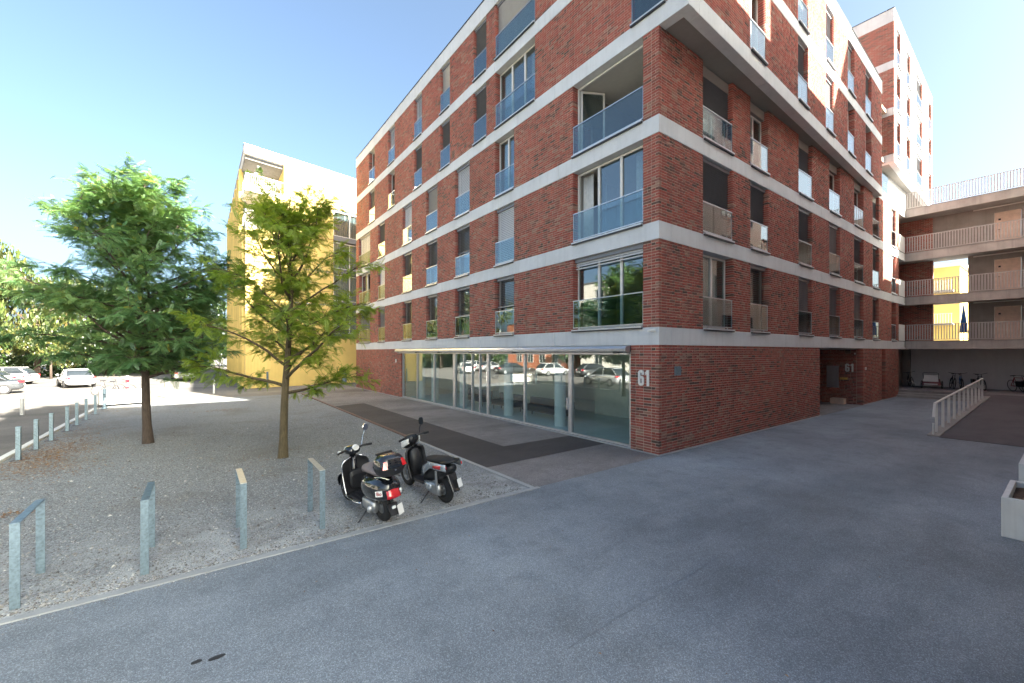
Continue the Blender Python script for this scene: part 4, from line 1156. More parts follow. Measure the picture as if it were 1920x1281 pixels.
# top case
tc = empty('top_case', (0, 0, 0)); tc.parent = s1
q = MB(); q.loft([(.0, 0, .83, .12, .14, 3), (.04, 0, .85, .19, .18, 3), (.09, 0, .86, .235, .215, 3.2), (.12, 0, .865, .24, .22, 3.2)], 24, 3, 'z')
q = MB()
def case_ring(z, xh, yh, xc=-.34, e=3.0, n=28):
    return [(xc + math.copysign(abs(math.cos(t)) ** (2 / e), math.cos(t)) * xh, math.copysign(abs(math.sin(t)) ** (2 / e), math.sin(t)) * yh, z) for t in [2 * math.pi * (i + .5) / n for i in range(n)]]
q.rings([case_ring(.87, .14, .15), case_ring(.89, .18, .19), case_ring(.96, .2, .22), case_ring(1.0, .205, .232)]); q.build('case_base', M['blackm'], tc, smooth=False, bevel=.006)
q = MB(); q.rings([case_ring(1.008, .207, .234), case_ring(1.06, .2, .23), case_ring(1.13, .175, .205), case_ring(1.175, .135, .165), case_ring(1.19, .07, .09)]); q.build('case_lid', M['black'], tc, smooth=True)
for s in (-1, 1):
    q = MB(); q.hexa([(-.555, s * .13, 1.015), (-.535, s * .205, 1.015), (-.50, s * .2, 1.015), (-.5, s * .12, 1.015), (-.517, s * .12, 1.125), (-.50, s * .168, 1.125), (-.47, s * .16, 1.125), (-.47, s * .11, 1.125)]); q.build('reflector', M['red'], tc)
q = MB(); q.box(-.22, -.17, -.14, .14, 1.165, 1.2); q.build('back_pad', M['blackm'], tc, bevel=.012)
q = MB(); q.tube([(-.53, 0, .975), (-.552, 0, .975)], .014, 10); q.build('lock', M['chrome'], tc)
q = MB(); q.tube([(-.02, .12, .77), (-.3, .12, .83), (-.5, .1, .835)], .01, 6); q.tube([(-.02, -.12, .77), (-.3, -.12, .83), (-.5, -.1, .835)], .01, 6); q.build('carrier', M['chrome'], s1)
# tail
g = [[(-.42 - .03 * math.cos(j / 6 * math.pi - math.pi / 2) + .16 * ((i / 6)) ** 1.6, (j / 3 - 1) * .115 * (1 - .2 * i / 6), .5 + .25 * i / 6) for j in range(7)] for i in range(7)]
MB().sheet(g, .03).build('tail_light', M['red'], s1, smooth=True)
for s in (-1,):
    q = MB(); q.loft([(-.34, s * .15, .56, .02, .03, 2), (-.37, s * .15, .56, .03, .045, 2), (-.385, s * .15, .56, .01, .02, 2)], 12); q.build('turn_signal', M['lamp'], s1, smooth=True)
q = MB(); q.hexa([(-.34, -.08, .38), (-.3, -.08, .38), (-.3, .08, .38), (-.34, .08, .38), (-.47, -.08, .24), (-.44, -.08, .22), (-.44, .08, .22), (-.47, .08, .24)]); q.build('mudguard', M['blackm'], s1)
q = MB(); q.hexa([(-.40, -.14, .375), (-.395, -.14, .375), (-.455, -.02, .375), (-.46, -.02, .375), (-.455, -.14, .23), (-.45, -.14, .23), (-.51, -.02, .23), (-.515, -.02, .23)]); q.build('number_plate', M['plate'], s1)
q = MB(); q.loft([(-.36, 0, .33, .03, .03, 2), (-.4, 0, .335, .035, .035, 2)], 12); q.build('plate_lamp', M['lamp'], s1)
q = MB(); q.loft([(-.02, .13, .27, .05, .09), (.1, .15, .3, .06, .1), (.3, .15, .3, .055, .085), (.38, .14, .32, .03, .05)], 16, 3); q.tube([(.0, .19, .26), (.04, .19, .26)], .07, 16); q.build('engine_casing', M['cast'], s1, smooth=True)
q = MB(); q.loft([(-.15, -.16, .27, .05, .06), (.1, -.17, .27, .06, .075), (.3, -.15, .27, .03, .04)], 14, 2.4); q.build('exhaust', M['cast'], s1, smooth=True)
q = MB(); q.tube([(.25, .12, .22), (.22, .26, .1), (.2, .36, .03)], .012, 8); q.tube([(.2, .36, .03), (.25, .4, .03)], .012, 6); q.build('side_stand', M['dark'], s1)
# sticker on the cowl
tx = bpy.data.curves.new('sticker_text', 'FONT'); tx.body = 'Bo'; tx.size = .075; tx.align_x = 'CENTER'; tx.align_y = 'CENTER'; tx.extrude = .001; tx.offset = .002
to = bpy.data.objects.new('tmp', tx); COL.objects.link(to)
tm = bpy.data.meshes.new_from_object(to.evaluated_get(bpy.context.evaluated_depsgraph_get())); bpy.data.objects.remove(to)
stk = MB().add([(0, -.055, 0), (.0, .055, .0), (0, .06, .085), (0, -.05, .09), (-.003, -.055, 0), (-.003, .055, .0), (-.003, .06, .085), (-.003, -.05, .09)], [(0, 1, 2, 3), (4, 7, 6, 5), (0, 4, 5, 1), (1, 5, 6, 2), (2, 6, 7, 3), (3, 7, 4, 0)]).build('sticker', M['plate'], cowl)
stk.location = (-.325, .2, .55); stk.rotation_euler = (0, R(8), R(-44))
tmo = link_mesh('sticker_letters', tm, simple('sticker_ink', (.25, .01, .01), .5), cowl)
tmo.matrix_parent_inverse.identity()
tmo.location = Vector((-.325, .2, .55)) + Matrix.Rotation(R(-44), 3, 'Z') @ Matrix.Rotation(R(8), 3, 'Y') @ Vector((-.006, .0, .042))
tmo.rotation_euler = (Matrix.Rotation(R(-44), 3, 'Z') @ Matrix.Rotation(R(8), 3, 'Y') @ Matrix(((0, 0, -1), (-1, 0, 0), (0, 1, 0)))).to_euler()

s2 = empty('silver_scooter', (-6.3, .28, 0), math.atan2(1.42, -.14), 'black and silver sports scooter with slanted red tail light beside the black scooter', 'scooter')
s2.rotation_euler = (R(-6), 0, s2.rotation_euler[2])
wheel(s2, 0, .27, .135, 'rear_wheel', 6); wheel(s2, 1.38, .265, .11, 'front_wheel', 6)
for s in (-1, 1):
    g = []
    for i in range(9):
        f = i / 8; x = .46 - .86 * f
        zl = .44 + .25 * min(1, f / .45) ** .8 + .03 * f; zu = .62 + .2 * min(1, f / .5) ** .7 + .02 * f
        g.append([(x, s * (.165 + .07 * math.sin(f * math.pi * .8) - .03 * f + .012 * math.sin(j / 5 * math.pi)), zl + (zu - zl) * j / 5) for j in range(6)])
    MB().sheet(g, .02).build('side_panel', M['silver'], s2, smooth=True)
    g = [[(-.08 - .32 * i / 4, s * (.249 - .02 * i / 4 - .06 * (i / 4) ** 2), .765 + .025 * i / 4 + (.075 * (j - .5)) * (1 - .4 * abs(i / 2 - 1))) for j in range(2)] for i in range(5)]
    MB().sheet(g, .012).build('tail_light', M['red'], s2, smooth=True)
q = MB(); q.loft([(-.38, 0, .74, .05, .04), (-.3, 0, .7, .12, .08), (-.1, 0, .62, .16, .14), (.2, 0, .56, .16, .16), (.42, 0, .5, .13, .17), (.55, 0, .42, .1, .12)], 18, 2.6); q.build('body_core', M['blackm'], s2, smooth=True)
q = MB(); q.loft([(-.36, 0, .84, .06, .025), (-.28, 0, .845, .12, .045), (-.05, 0, .84, .145, .055), (.1, 0, .81, .15, .05), (.28, 0, .79, .13, .055), (.45, 0, .77, .09, .045), (.5, 0, .75, .05, .03)], 18, 2.6); q.build('seat', M['rubber'], s2, smooth=True, sub=1)
q = MB(); q.tube([(-.2, .16, .83), (-.38, .13, .87), (-.46, .06, .89), (-.46, -.06, .89), (-.38, -.13, .87), (-.2, -.16, .83)], .018, 8); q.build('grab_rail', M['blackm'], s2, smooth=True)
MB().box(.46, 1.0, -.18, .18, .29, .34).build('floorboard', M['blackm'], s2, bevel=.015)
q = MB(); q.sheet(shield_grid(.22, .2, .92, .95, 1.1, .13), .04); q.build('leg_shield', M['blackm'], s2, smooth=True)
q = MB(); q.loft([(1.02, 0, .6, .15, .3), (.96, 0, .58, .13, .27), (.9, 0, .5, .09, .18)], 16, 3); q.build('inner_shield', M['blackm'], s2, smooth=True)
fd = []
for i in range(13):
    a = R(10 + 150 * i / 12); fd.append([(1.38 + .29 * math.cos(a), (j / 4 - 1) * .075, .275 + .29 * math.sin(a) - .04 * (j / 4 - 1) ** 2) for j in range(9)])
q = MB(); q.sheet(fd, .012); q.build('front_fender', M['blackm'], s2, smooth=True)
q = MB(); q.tube([(1.1, .07, .8), (1.38, .075, .26)], .022, 8); q.tube([(1.1, -.07, .8), (1.38, -.075, .26)], .022, 8); q.build('fork', M['cast'], s2)
st2 = empty('headset', (1.06, 0, 1.02), R(10)); st2.parent = s2
q = MB(); q.loft([(-.1, 0, .04, .08, .06), (-.03, 0, .03, .14, .1), (.07, 0, -.02, .15, .14), (.15, 0, -.06, .12, .13), (.2, 0, -.08, .06, .08)], 18, 2.6); q.build('headset_shell', M['blackm'], st2, smooth=True)
for s in (-1, 1):
    g = [[(.17 - .24 * i / 5, s * (.13 + .03 * math.sin(i / 5 * 3.1) + .012 * math.sin(j / 4 * 3.1)), -.17 + .14 * i / 5 + (.15 - .05 * i / 5) * j / 4) for j in range(5)] for i in range(6)]
    MB().sheet(g, .016).build('fairing', M['plate'], st2, smooth=True)
    q = MB(); q.tube([(0, s * .1, .06), (-.05, s * .24, .09)], .018, 8); q.build('handlebar', M['blackm'], st2)
    q = MB(); q.tube([(-.05, s * .24, .09), (-.09, s * .37, .085)], .021, 10); q.build('grip', M['rubber'], st2)
    q = MB(); q.tube([(.0, s * .2, .08), (-.02, s * .3, .05), (-.07, s * .37, .05)], .008, 6); q.build('brake_lever', M['chrome'], st2)
q = MB(); q.tube([(0, -.2, .1), (.01, -.22, .19), (-.01, -.24, .26)], .01, 6); mr = q.build('mirror', M['blackm'], st2)
q = MB(); q.loft([(0, -.255, .335, .05, .075, 2.4), (-.03, -.255, .335, .052, .078, 2.4)], 18); q.build('mirror_glass', M['carglass'], mr)
q = MB(); q.loft([(-.09, 0, .1, .06, .03), (-.12, 0, .085, .06, .03)], 14); q.build('gauge', M['carglass'], st2)
q = MB(); q.hexa([(-.3, -.09, .62), (-.24, -.09, .62), (-.24, .09, .62), (-.3, .09, .62), (-.42, -.075, .32), (-.4, -.075, .3), (-.4, .075, .3), (-.42, .075, .32)]); q.build('mudguard', M['black'], s2, bevel=.01)
q = MB(); q.hexa([(-.39, -.13, .53), (-.385, -.13, .53), (-.42, -.02, .53), (-.425, -.02, .53), (-.435, -.13, .39), (-.43, -.13, .39), (-.465, -.02, .39), (-.47, -.02, .39)]); q.build('number_plate', M['plate'], s2)
q = MB(); q.loft([(-.06, .12, .28, .05, .1), (.1, .15, .31, .06, .11), (.3, .15, .31, .055, .09), (.42, .14, .33, .03, .05)], 16, 3); q.build('engine_casing', M['cast'], s2, smooth=True)
q = MB(); q.loft([(.1, .2, .33, .03, .06), (.22, .215, .34, .035, .07), (.34, .2, .35, .02, .04)], 14, 2.4); q.build('casing_cover', M['silver'], s2, smooth=True)
q = MB(); q.tube([(-.02, .17, .3), (-.05, .17, .66)], .025, 10); q.build('shock_absorber', M['cast'], s2)
q = MB(); q.loft([(-.25, -.17, .34, .05, .065), (.1, -.18, .28, .06, .075), (.3, -.15, .27, .03, .04)], 14, 2.4); q.build('exhaust', M['blackm'], s2, smooth=True)
q = MB(); q.tube([(.3, .1, .24), (.28, .28, .1), (.26, .38, .03)], .013, 8); q.tube([(.26, .38, .03), (.31, .42, .03)], .013, 6); q.build('side_stand', M['dark'], s2)

# ------------------------------------------------------------------ bicycles in the store
def bike(x, y, z, rz, mat, label, lean=.1, seed=0, basket=False):
    b = empty('bicycle', (x, y, z), rz, label, 'bicycle', 'bicycles in the store under the gallery')
    b.rotation_euler = (lean, 0, rz)
    for nm, wx in (('rear_wheel', 0), ('front_wheel', 1.04)):
        q = MB(); ring = [(wx + .335 * math.cos(a), 0, .35 + .335 * math.sin(a)) for a in [i * 2 * math.pi / 26 for i in range(26)]]
        q.tube(ring, .018, 6, closed=True); wv = q.build(nm, M['rubber'], b)
        q = MB()
        for k in range(14):
            a = k * 2 * math.pi / 14; q.tube([(wx, random.choice((-.02, .02)), .35), (wx + .32 * math.cos(a), 0, .35 + .32 * math.sin(a))], .002, 3)
        q.tube([(wx, -.04, .35), (wx, .04, .35)], .025, 8); q.build('spokes', M['chrome'], wv, kind='stuff')
    q = MB(); bb, st_, hd, hl = (.43, 0, .3), (.27, 0, .85), (.87, 0, .86), (.9, 0, .72)
    for p, qq in ((bb, st_), (st_, hd), (bb, hl), (hd, hl), (bb, (0, .05, .35)), (bb, (0, -.05, .35)), (st_, (0, .05, .35)), (st_, (0, -.05, .35))): q.tube([p, qq], .017, 6)
    q.build('frame', mat, b)
    q = MB(); q.tube([hl, (.95, .05, .6), (1.04, .05, .35)], .014, 6); q.tube([hl, (.95, -.05, .6), (1.04, -.05, .35)], .014, 6); q.build('fork', M['dark'], b)
    q = MB(); q.tube([hd, (.84, 0, 1.0)], .014, 6); q.tube([(.72, -.3, 1.05), (.8, -.15, 1.02), (.84, 0, 1.0), (.8, .15, 1.02), (.72, .3, 1.05)], .013, 6); q.build('handlebar', M['dark'], b)
    q = MB(); q.tube([st_, (.25, 0, .95)], .012, 6); q.loft([(.1, 0, .96, .08, .03), (.2, 0, .97, .07, .03), (.38, 0, .97, .02, .02)], 10); q.build('saddle', M['blackm'], b)
    q = MB(); q.tube([(.43, -.09, .3), (.43, .09, .3)], .02, 6); q.tube([(.43, .09, .3), (.5, .1, .16)], .012, 6); q.tube([(.43, -.09, .3), (.36, -.1, .44)], .012, 6); q.box(.45, .55, .1, .17, .15, .17); q.box(.31, .41, -.17, -.1, .43, .45); q.build('crank', M['cast'], b)
    if basket:
        q = MB(); q.box(-.25, .2, -.24, -.12, .35, .68); q.box(-.25, .2, .12, .24, .35, .68); q.build('pannier', M['blackm'], b, bevel=.03)
    return b
BX = 29.6
bike(29.9, .2, FZ, R(200), M['dark'], 'dark bicycle leaning at the left end of the store behind the child trailer', .16)
bike(30.0, -1.75, FZ, R(196), M['dark'], 'black bicycle between the trailer and the blue bicycle', -.1)
bike(29.9, -2.25, FZ, R(192), simple('bike_blue', (.03, .16, .4), .35, coat=1), 'bright blue bicycle in the store just left of the ramp railing', .08)
bike(30.1, -3.0, FZ, R(200), M['dark'], 'black bicycle with side bags right behind the top of the ramp railing', .1, basket=True)
bike(29.8, -4.45, FZ, R(215), simple('bike_red', (.3, .02, .03), .35, coat=1), 'dark red bicycle at the right end of the store', .14)
bike(29.2, -4.95, FZ, R(222), M['dark'], 'black bicycle with bags at the right frame edge in the store', .12, basket=True)
tl = empty('bike_trailer', (28.9, -1.05, FZ), R(180), 'white and red child bike trailer parked in front of the store wall', 'trailer')
q = MB(); q.hexa([(-.3, -.42, .2), (.4, -.42, .2), (.4, .42, .2), (-.3, .42, .2), (-.12, -.36, .62), (.3, -.36, .62), (.3, .36, .62), (-.12, .36, .62)]); q.build('cabin', simple('trailer_red', (.22, .08, .09), .8), tl, bevel=.03)
q = MB(); q.hexa([(.405, -.36, .45), (.42, -.36, .45), (.42, .36, .45), (.405, .36, .45), (.31, -.33, .86), (.33, -.33, .86), (.33, .33, .86), (.31, .33, .86)]); q.box(-.1, .31, -.34, .34, .63, .85); q.build('hood', M['white'], tl, bevel=.02)
q = MB(); q.box(.42, .44, -.32, .32, .24, .32); q.build('reflective_band', M['white'], tl)
q = MB(); q.tube([(.3, -.36, .6), (.45, -.36, 1.0), (.46, -.3, 1.04), (.46, .3, 1.04), (.45, .36, 1.0), (.3, .36, .6)], .015, 6); q.build('push_bar', M['dark'], tl)
for s in (-1, 1):
    q = MB(); q.tube([(.05 + .24 * math.cos(a), s * .48, .25 + .24 * math.sin(a)) for a in [i * .3142 for i in range(20)]], .018, 6, closed=True); q.tube([(.05, s * .44, .25), (.05, s * .5, .25)], .03, 8)
    for k in range(8): a = k * .785; q.tube([(.05, s * .48, .25), (.05 + .23 * math.cos(a), s * .48, .25 + .23 * math.sin(a))], .003, 3)
    q.build('wheel', M['rubber'], tl)

# ------------------------------------------------------------------ street trees
def frond_template(n=8, L=.27):
    V = []; F = []
    for i in range(n):
        f = (i + .7) / n; x = L * f; z = -.045 * f * f
        w = .062 * (1 - .55 * f) ** .6 * (.7 + .6 * f * (1 - f) * 2)
        for s in (-1, 1):
            k = len(V); h = .0145
            V += [(x - .004, 0, z), (x + .25 * w - h, s * w * .45, z + .006), (x + .5 * w, s * w, z - .006), (x + .25 * w + h, s * w * .45, z + .003)]
            F.append((k, k + 1, k + 2, k + 3))
    k = len(V); V += [(0, -.002, 0), (L, -.001, -.045), (L, .001, -.045), (0, .002, 0)]; F.append((k, k + 1, k + 2, k + 3))
    return np.array(V), np.array(F)
def mesh_instances(name, V, F, origins, dirs, ups, scales, tones, mat, parent):
    n = len(origins); k = len(V)
    d = dirs / np.linalg.norm(dirs, axis=1, keepdims=True)
    y = np.cross(ups, d); y /= np.linalg.norm(y, axis=1, keepdims=True) + 1e-9; z = np.cross(d, y)
    P = origins[:, None, :] + scales[:, None, None] * (V[None, :, 0:1] * d[:, None, :] + V[None, :, 1:2] * y[:, None, :] + V[None, :, 2:3] * z[:, None, :])
    Fa = (F[None] + (np.arange(n) * k)[:, None, None]).reshape(-1, F.shape[1])
    me = bpy.data.meshes.new(name)
    me.vertices.add(n * k); me.vertices.foreach_set('co', P.reshape(-1))
    me.loops.add(Fa.size); me.loops.foreach_set('vertex_index', Fa.ravel().astype(np.int32))
    nf = len(Fa); w = F.shape[1]
    me.polygons.add(nf); me.polygons.foreach_set('loop_start', np.arange(0, nf * w, w, dtype=np.int32)); me.polygons.foreach_set('loop_total', np.full(nf, w, dtype=np.int32))
    me.update(calc_edges=True)
    at = me.attributes.new('tone', 'FLOAT', 'POINT'); at.data.foreach_set('value', np.repeat(tones, k).astype(np.float32))
    return link_mesh(name, me, mat, parent)
def locust(name, x, y, trunk_r, low, top, spread, nprim, seed, leaf, bark, label, density=1.0, lean=(0, 0), fscale=1.0, h_fork=1.8, taper=.1):
    rg = random.Random(seed); root = empty(name, (x, y, 0), 0, label, 'tree', 'young trees in the gravel bed')
    wood = MB(); O = []; D = []; U = []; S = []; T_ = []
    H = top * .97; tp = []; tr = []
    for i in range(15):
        f = i / 14; z = H * f
        tp.append((lean[0] * f + .1 * math.sin(f * 8 + seed) * f, lean[1] * f + .1 * math.cos(f * 7 + seed) * f, z)); tr.append(trunk_r * (1 - f) ** .9 + .008)
    wood.tube([(0, 0, -.1), (0, 0, .03)] + tp[1:], [trunk_r * 1.6, trunk_r * 1.3] + tr[1:], 14)
    def at_z(z):
        f = max(0, min(.999, z / H)) * 14; i = int(f); return Vector(tp[i]).lerp(Vector(tp[i + 1]), f - i)
    zc, rz = (low + top) / 2, (top - low) / 2
    def reach(p, d):
        # distance along d to the crown's outline (an egg, wider below its middle)
        t = 0
        for _ in range(60):
            t += .08; q = p + d * t
            cx = Vector((lean[0], lean[1], 0)) * (q.z / H); u = (q.z - zc) / rz
            rr = spread * math.sqrt(max(0, 1 - u * u)) * (1 - taper * u)
            if (q.x - cx.x) ** 2 + (q.y - cx.y) ** 2 > rr * rr: break
        return t
    def spray(b0, e, n, tone):
        d = e - b0; L = d.length
        for _ in range(n):
            t = rg.uniform(.2, 1.05); a = rg.uniform(0, 6.283)
            dd = (d.normalized() * rg.uniform(.2, 1.1) + Vector((math.cos(a), math.sin(a), 0)) * rg.uniform(.4, 1) + Vector((0, 0, rg.uniform(-.7, .3)))).normalized()
            O.append(b0 + d * t); D.append(dd); U.append(Vector((rg.uniform(-.8, .8), rg.uniform(-.8, .8), 1))); S.append(fscale * rg.uniform(.6, 1.2))
            T_.append(min(.9, max(0, rg.gauss(.45 + tone, .13))) if rg.random() > .007 else 1.0)
    def twig(b0, td, L, r0, tone, n):
        m_ = b0 + td * L * .5 + Vector((0, 0, .04 * L)); e = b0 + td * L - Vector((0, 0, .22 * L))
        wood.tube([b0, m_, e], [r0, r0 * .6, .002], 4); spray(b0.lerp(e, .15), e, n, tone); return m_, e
    for i in range(nprim):
        f = (i + .5) / nprim; z = h_fork + (H - 1.0 - h_fork) * f ** .95
        az = i * 2.39996 + rg.uniform(-.45, .45)
        elev = R(12 + 52 * f ** 1.2 + rg.uniform(-13, 15)); p = at_z(z)
        d = Vector((math.cos(az) * math.cos(elev), math.sin(az) * math.cos(elev), math.sin(elev)))
        L = reach(p, d) * (rg.uniform(.7, 1.0) if rg.random() < .85 else 1.12)
        if L < .3: continue
        seg = 8; P = [p.copy()]; cur = p.copy(); dd = d.copy()
        for k in range(seg):
            dd = (dd + Vector((rg.uniform(-.2, .2), rg.uniform(-.2, .2), rg.uniform(-.12, .16) - (.16 if k > 5 else 0)))).normalized()
            cur = cur + dd * L / seg; P.append(cur.copy())
        r0 = max(.014, trunk_r * .45 * (1 - .6 * f)); wood.tube(P, [r0 * (1 - k / seg) ** .8 + .004 for k in range(seg + 1)], 6)
        tone = rg.uniform(-.14, .14) + .1 * f
        for k in range(2, seg + 1):
            for _ in range(3 if k < 7 else 4):
                if rg.random() > density * min(1, .25 + L / 1.5): continue
                b0 = P[k - 1].lerp(P[k], rg.random()); out = (P[k] - P[k - 1]).normalized(); a = rg.uniform(0, 6.283)
                td = (out * rg.uniform(.3, 1) + Vector((math.cos(a), math.sin(a), rg.uniform(-.3, .55))) * .9).normalized()
                tl_ = rg.uniform(.35, .95) * min(1, .35 + L / 3); t2 = tone + rg.uniform(-.08, .08)
                m_, e = twig(b0, td, tl_, .008, t2, rg.randint(11, 18))
                if rg.random() < .5:
                    a = rg.uniform(0, 6.283); twig(m_, (td + Vector((math.cos(a), math.sin(a), .2)) * .8).normalized(), tl_ * .55, .005, t2, rg.randint(7, 11))
        spray(P[-2], P[-1] + (P[-1] - P[-2]) * .5, 8, tone)
    wood.build('trunk', bark, root, smooth=True)
    V, F = frond_template()
    mesh_instances('crown', V, F, np.array(O), np.array(D), np.array(U), np.array(S), np.array(T_), leaf, root)
    return root
locust('locust_tree', -11.25, 10.31, .115, 1.75, 8.1, 2.55, 54, 11, M['leafA'], M['barkA'], 'fuller dark green feathery tree standing on the gravel near the kerb posts', 1.0, (-.3, .2), 1.0, 1.95)
locust('locust_tree', -8.2, 5.84, .1, 1.1, 7.45, 2.35, 28, 29, M['leafB'], M['barkB'], 'thinner yellow-green feathery tree on the gravel behind the scooters', .8, (.3, .3), .95, 1.6, .4)

# ------------------------------------------------------------------ background trees
def leaf_cloud(seed, n, blobs, size):
    rg = np.random.default_rng(seed); O = []; T_ = []
    for (c, r, w) in blobs:
        k = int(n * w); v = rg.normal(size=(k, 3)); v /= np.linalg.norm(v, axis=1, keepdims=True)
        rad = rg.uniform(.45, 1.08, (k, 1)) ** .6
        O.append(np.array(c) + v * rad * np.array(r)); T_.append(np.clip(rg.normal(.45, .2, k) + rg.uniform(-.15, .15), 0, 1))
    O = np.concatenate(O); T_ = np.concatenate(T_); k = len(O)
    D = rg.normal(size=(k, 3)); U = rg.normal(size=(k, 3)); S = rg.uniform(.6, 1.4, k) * size
    return O, D, U, S, T_
QV = np.array([(-.5, 0, 0), (0, -.32, .06), (.5, 0, 0), (0, .32, .06)]); QF = np.array([(0, 1, 2, 3)])
CROWNS = {}
def bg_tree(x, y, h, r, leafmat, label, seed, group='trees beyond the road', n=5200, z0=.25):
    t = empty('broadleaf_tree', (x, y, 0), seed * 1.3, label, 'tree', group)
    key = (seed % 4, leafmat.name)
    rg = random.Random(seed % 4 + 50)
    if key not in CROWNS:
        blobs = []
        for i in range(16):
            a = rg.uniform(0, 6.283); zz = rg.uniform(z0, .92); rr = (math.sin(math.pi * (.12 + .8 * (zz - z0) / (1 - z0))) ** .7) * rg.uniform(.25, .8)
            s = rg.uniform(.2, .38); blobs.append(((math.cos(a) * rr, math.sin(a) * rr, zz), (s, s, s * .42), 1 / 16))
        O, D, U, S, T_ = leaf_cloud(seed % 4 + 9, n, blobs, .055)
        o = mesh_instances('crown', QV, QF, O, D, U, S, T_, leafmat, t); CROWNS[key] = o.data
    else: o = link_mesh('crown', CROWNS[key], None, t)
    o.scale = (r, r, h)
    w = MB(); w.tube([(0, 0, -.1), (.05, .02, h * .3), (0, .05, h * .62)], [h * .024, h * .018, h * .008], 8)
    for k in range(6):
        a = k * 1.05 + seed; zz = h * (.28 + .07 * k); w.tube([(0, 0, zz), (math.cos(a) * r * .3, math.sin(a) * r * .3, zz + h * .08), (math.cos(a) * r * .65, math.sin(a) * r * .65, zz + h * .15)], [h * .009, h * .006, h * .003], 5)
    w.build('trunk', M['barkA'], t, smooth=True)
    return t
bg_tree(-27.5, 52, 13.2, 5.0, M['leafC'], 'autumn yellow tree at the left frame edge beyond the parked cars', 0)
bg_tree(-24.0, 60, 12.0, 4.6, M['leafC'], 'yellowing tree behind the white hatchback, right of the autumn tree', 1)
bg_tree(-19.0, 63, 10.5, 4.6, M['leafD'], 'green tree showing between the autumn tree and the dark tree trunk', 2)
bg_tree(-14.0, 68, 11.0, 5.0, M['leafD'], 'green tree far behind the dark trunk', 3)
bg_tree(-9.5, 72, 11.5, 5.0, M['leafD'], 'green tree at the far end of the path left of the yellow building', 4)
bg_tree(-32.0, 66, 15.0, 6.0, M['leafD'], 'tall green tree far off at the left frame edge', 5)
bg_tree(-22.0, 78, 13.0, 6.0, M['leafC'], 'far golden tree behind the row of nearer trees', 6)
bg_tree(-27, 21, 11.0, 4.5, M['leafD'], 'green tree across the road seen mirrored in the first floor windows', 7, 'trees across the road')
bg_tree(-29, 10, 9.5, 4.5, M['leafC'], 'orange tinged tree across the road mirrored in the corner window', 8, 'trees across the road')
bg_tree(-28, 1, 10, 4.5, M['leafC'], 'golden tree across the road left of the camera', 9, 'trees across the road')
bg_tree(-30, 33, 10, 4.5, M['leafD'], 'green tree across the road mirrored in the shop windows', 10, 'trees across the road')
for k, (bx_, by_) in enumerate(((-27, 60), (-22.5, 57.5), (-18, 60), (-14.5, 63), (-11, 66))):
    bg_tree(bx_, by_, 5.2, 3.4, M['leafC'] if k % 2 else M['leafD'], ['leftmost bushy tree low behind the parked cars', 'golden bushy tree low behind the white car', 'green bushy tree low behind the white car', 'golden bushy tree low behind the dark trunk', 'green bushy tree low beside the yellow building'][k], 12 + k, 'low trees behind the cars', z0=.06)
hd = MB().build('hedge', M['leafD']) if False else None
hO, hD, hU, hS, hT = leaf_cloud(77, 9000, [((-34 + i * 1.6, 57 + 1.1 * i, 1.1), (1.6, 1.2, 1.3), 1 / 16) for i in range(16)], .34)
hg = mesh_instances('hedge', QV, QF, hO, hD, hU, hS, hT, M['leafD'], None)
tag(hg, 'bright clipped hedge behind the parked cars at the left', 'hedge')

wO, wD, wU, wS, wT = leaf_cloud(91, 16000, [((-66 + i * 3.1 + (i % 3), 92 + (i % 4) * 2 - i * .2, 2.2 + (i * 7 % 5) * .9), (3.2, 2.6, 3.4), 1 / 24) for i in range(24)], .75)
wd = mesh_instances('far_wood', QV, QF, wO, wD, wU, wS, wT, M['leafD'], None)
tag(wd, 'far strip of dark green wood behind the car park trees', 'wood', kind='stuff')

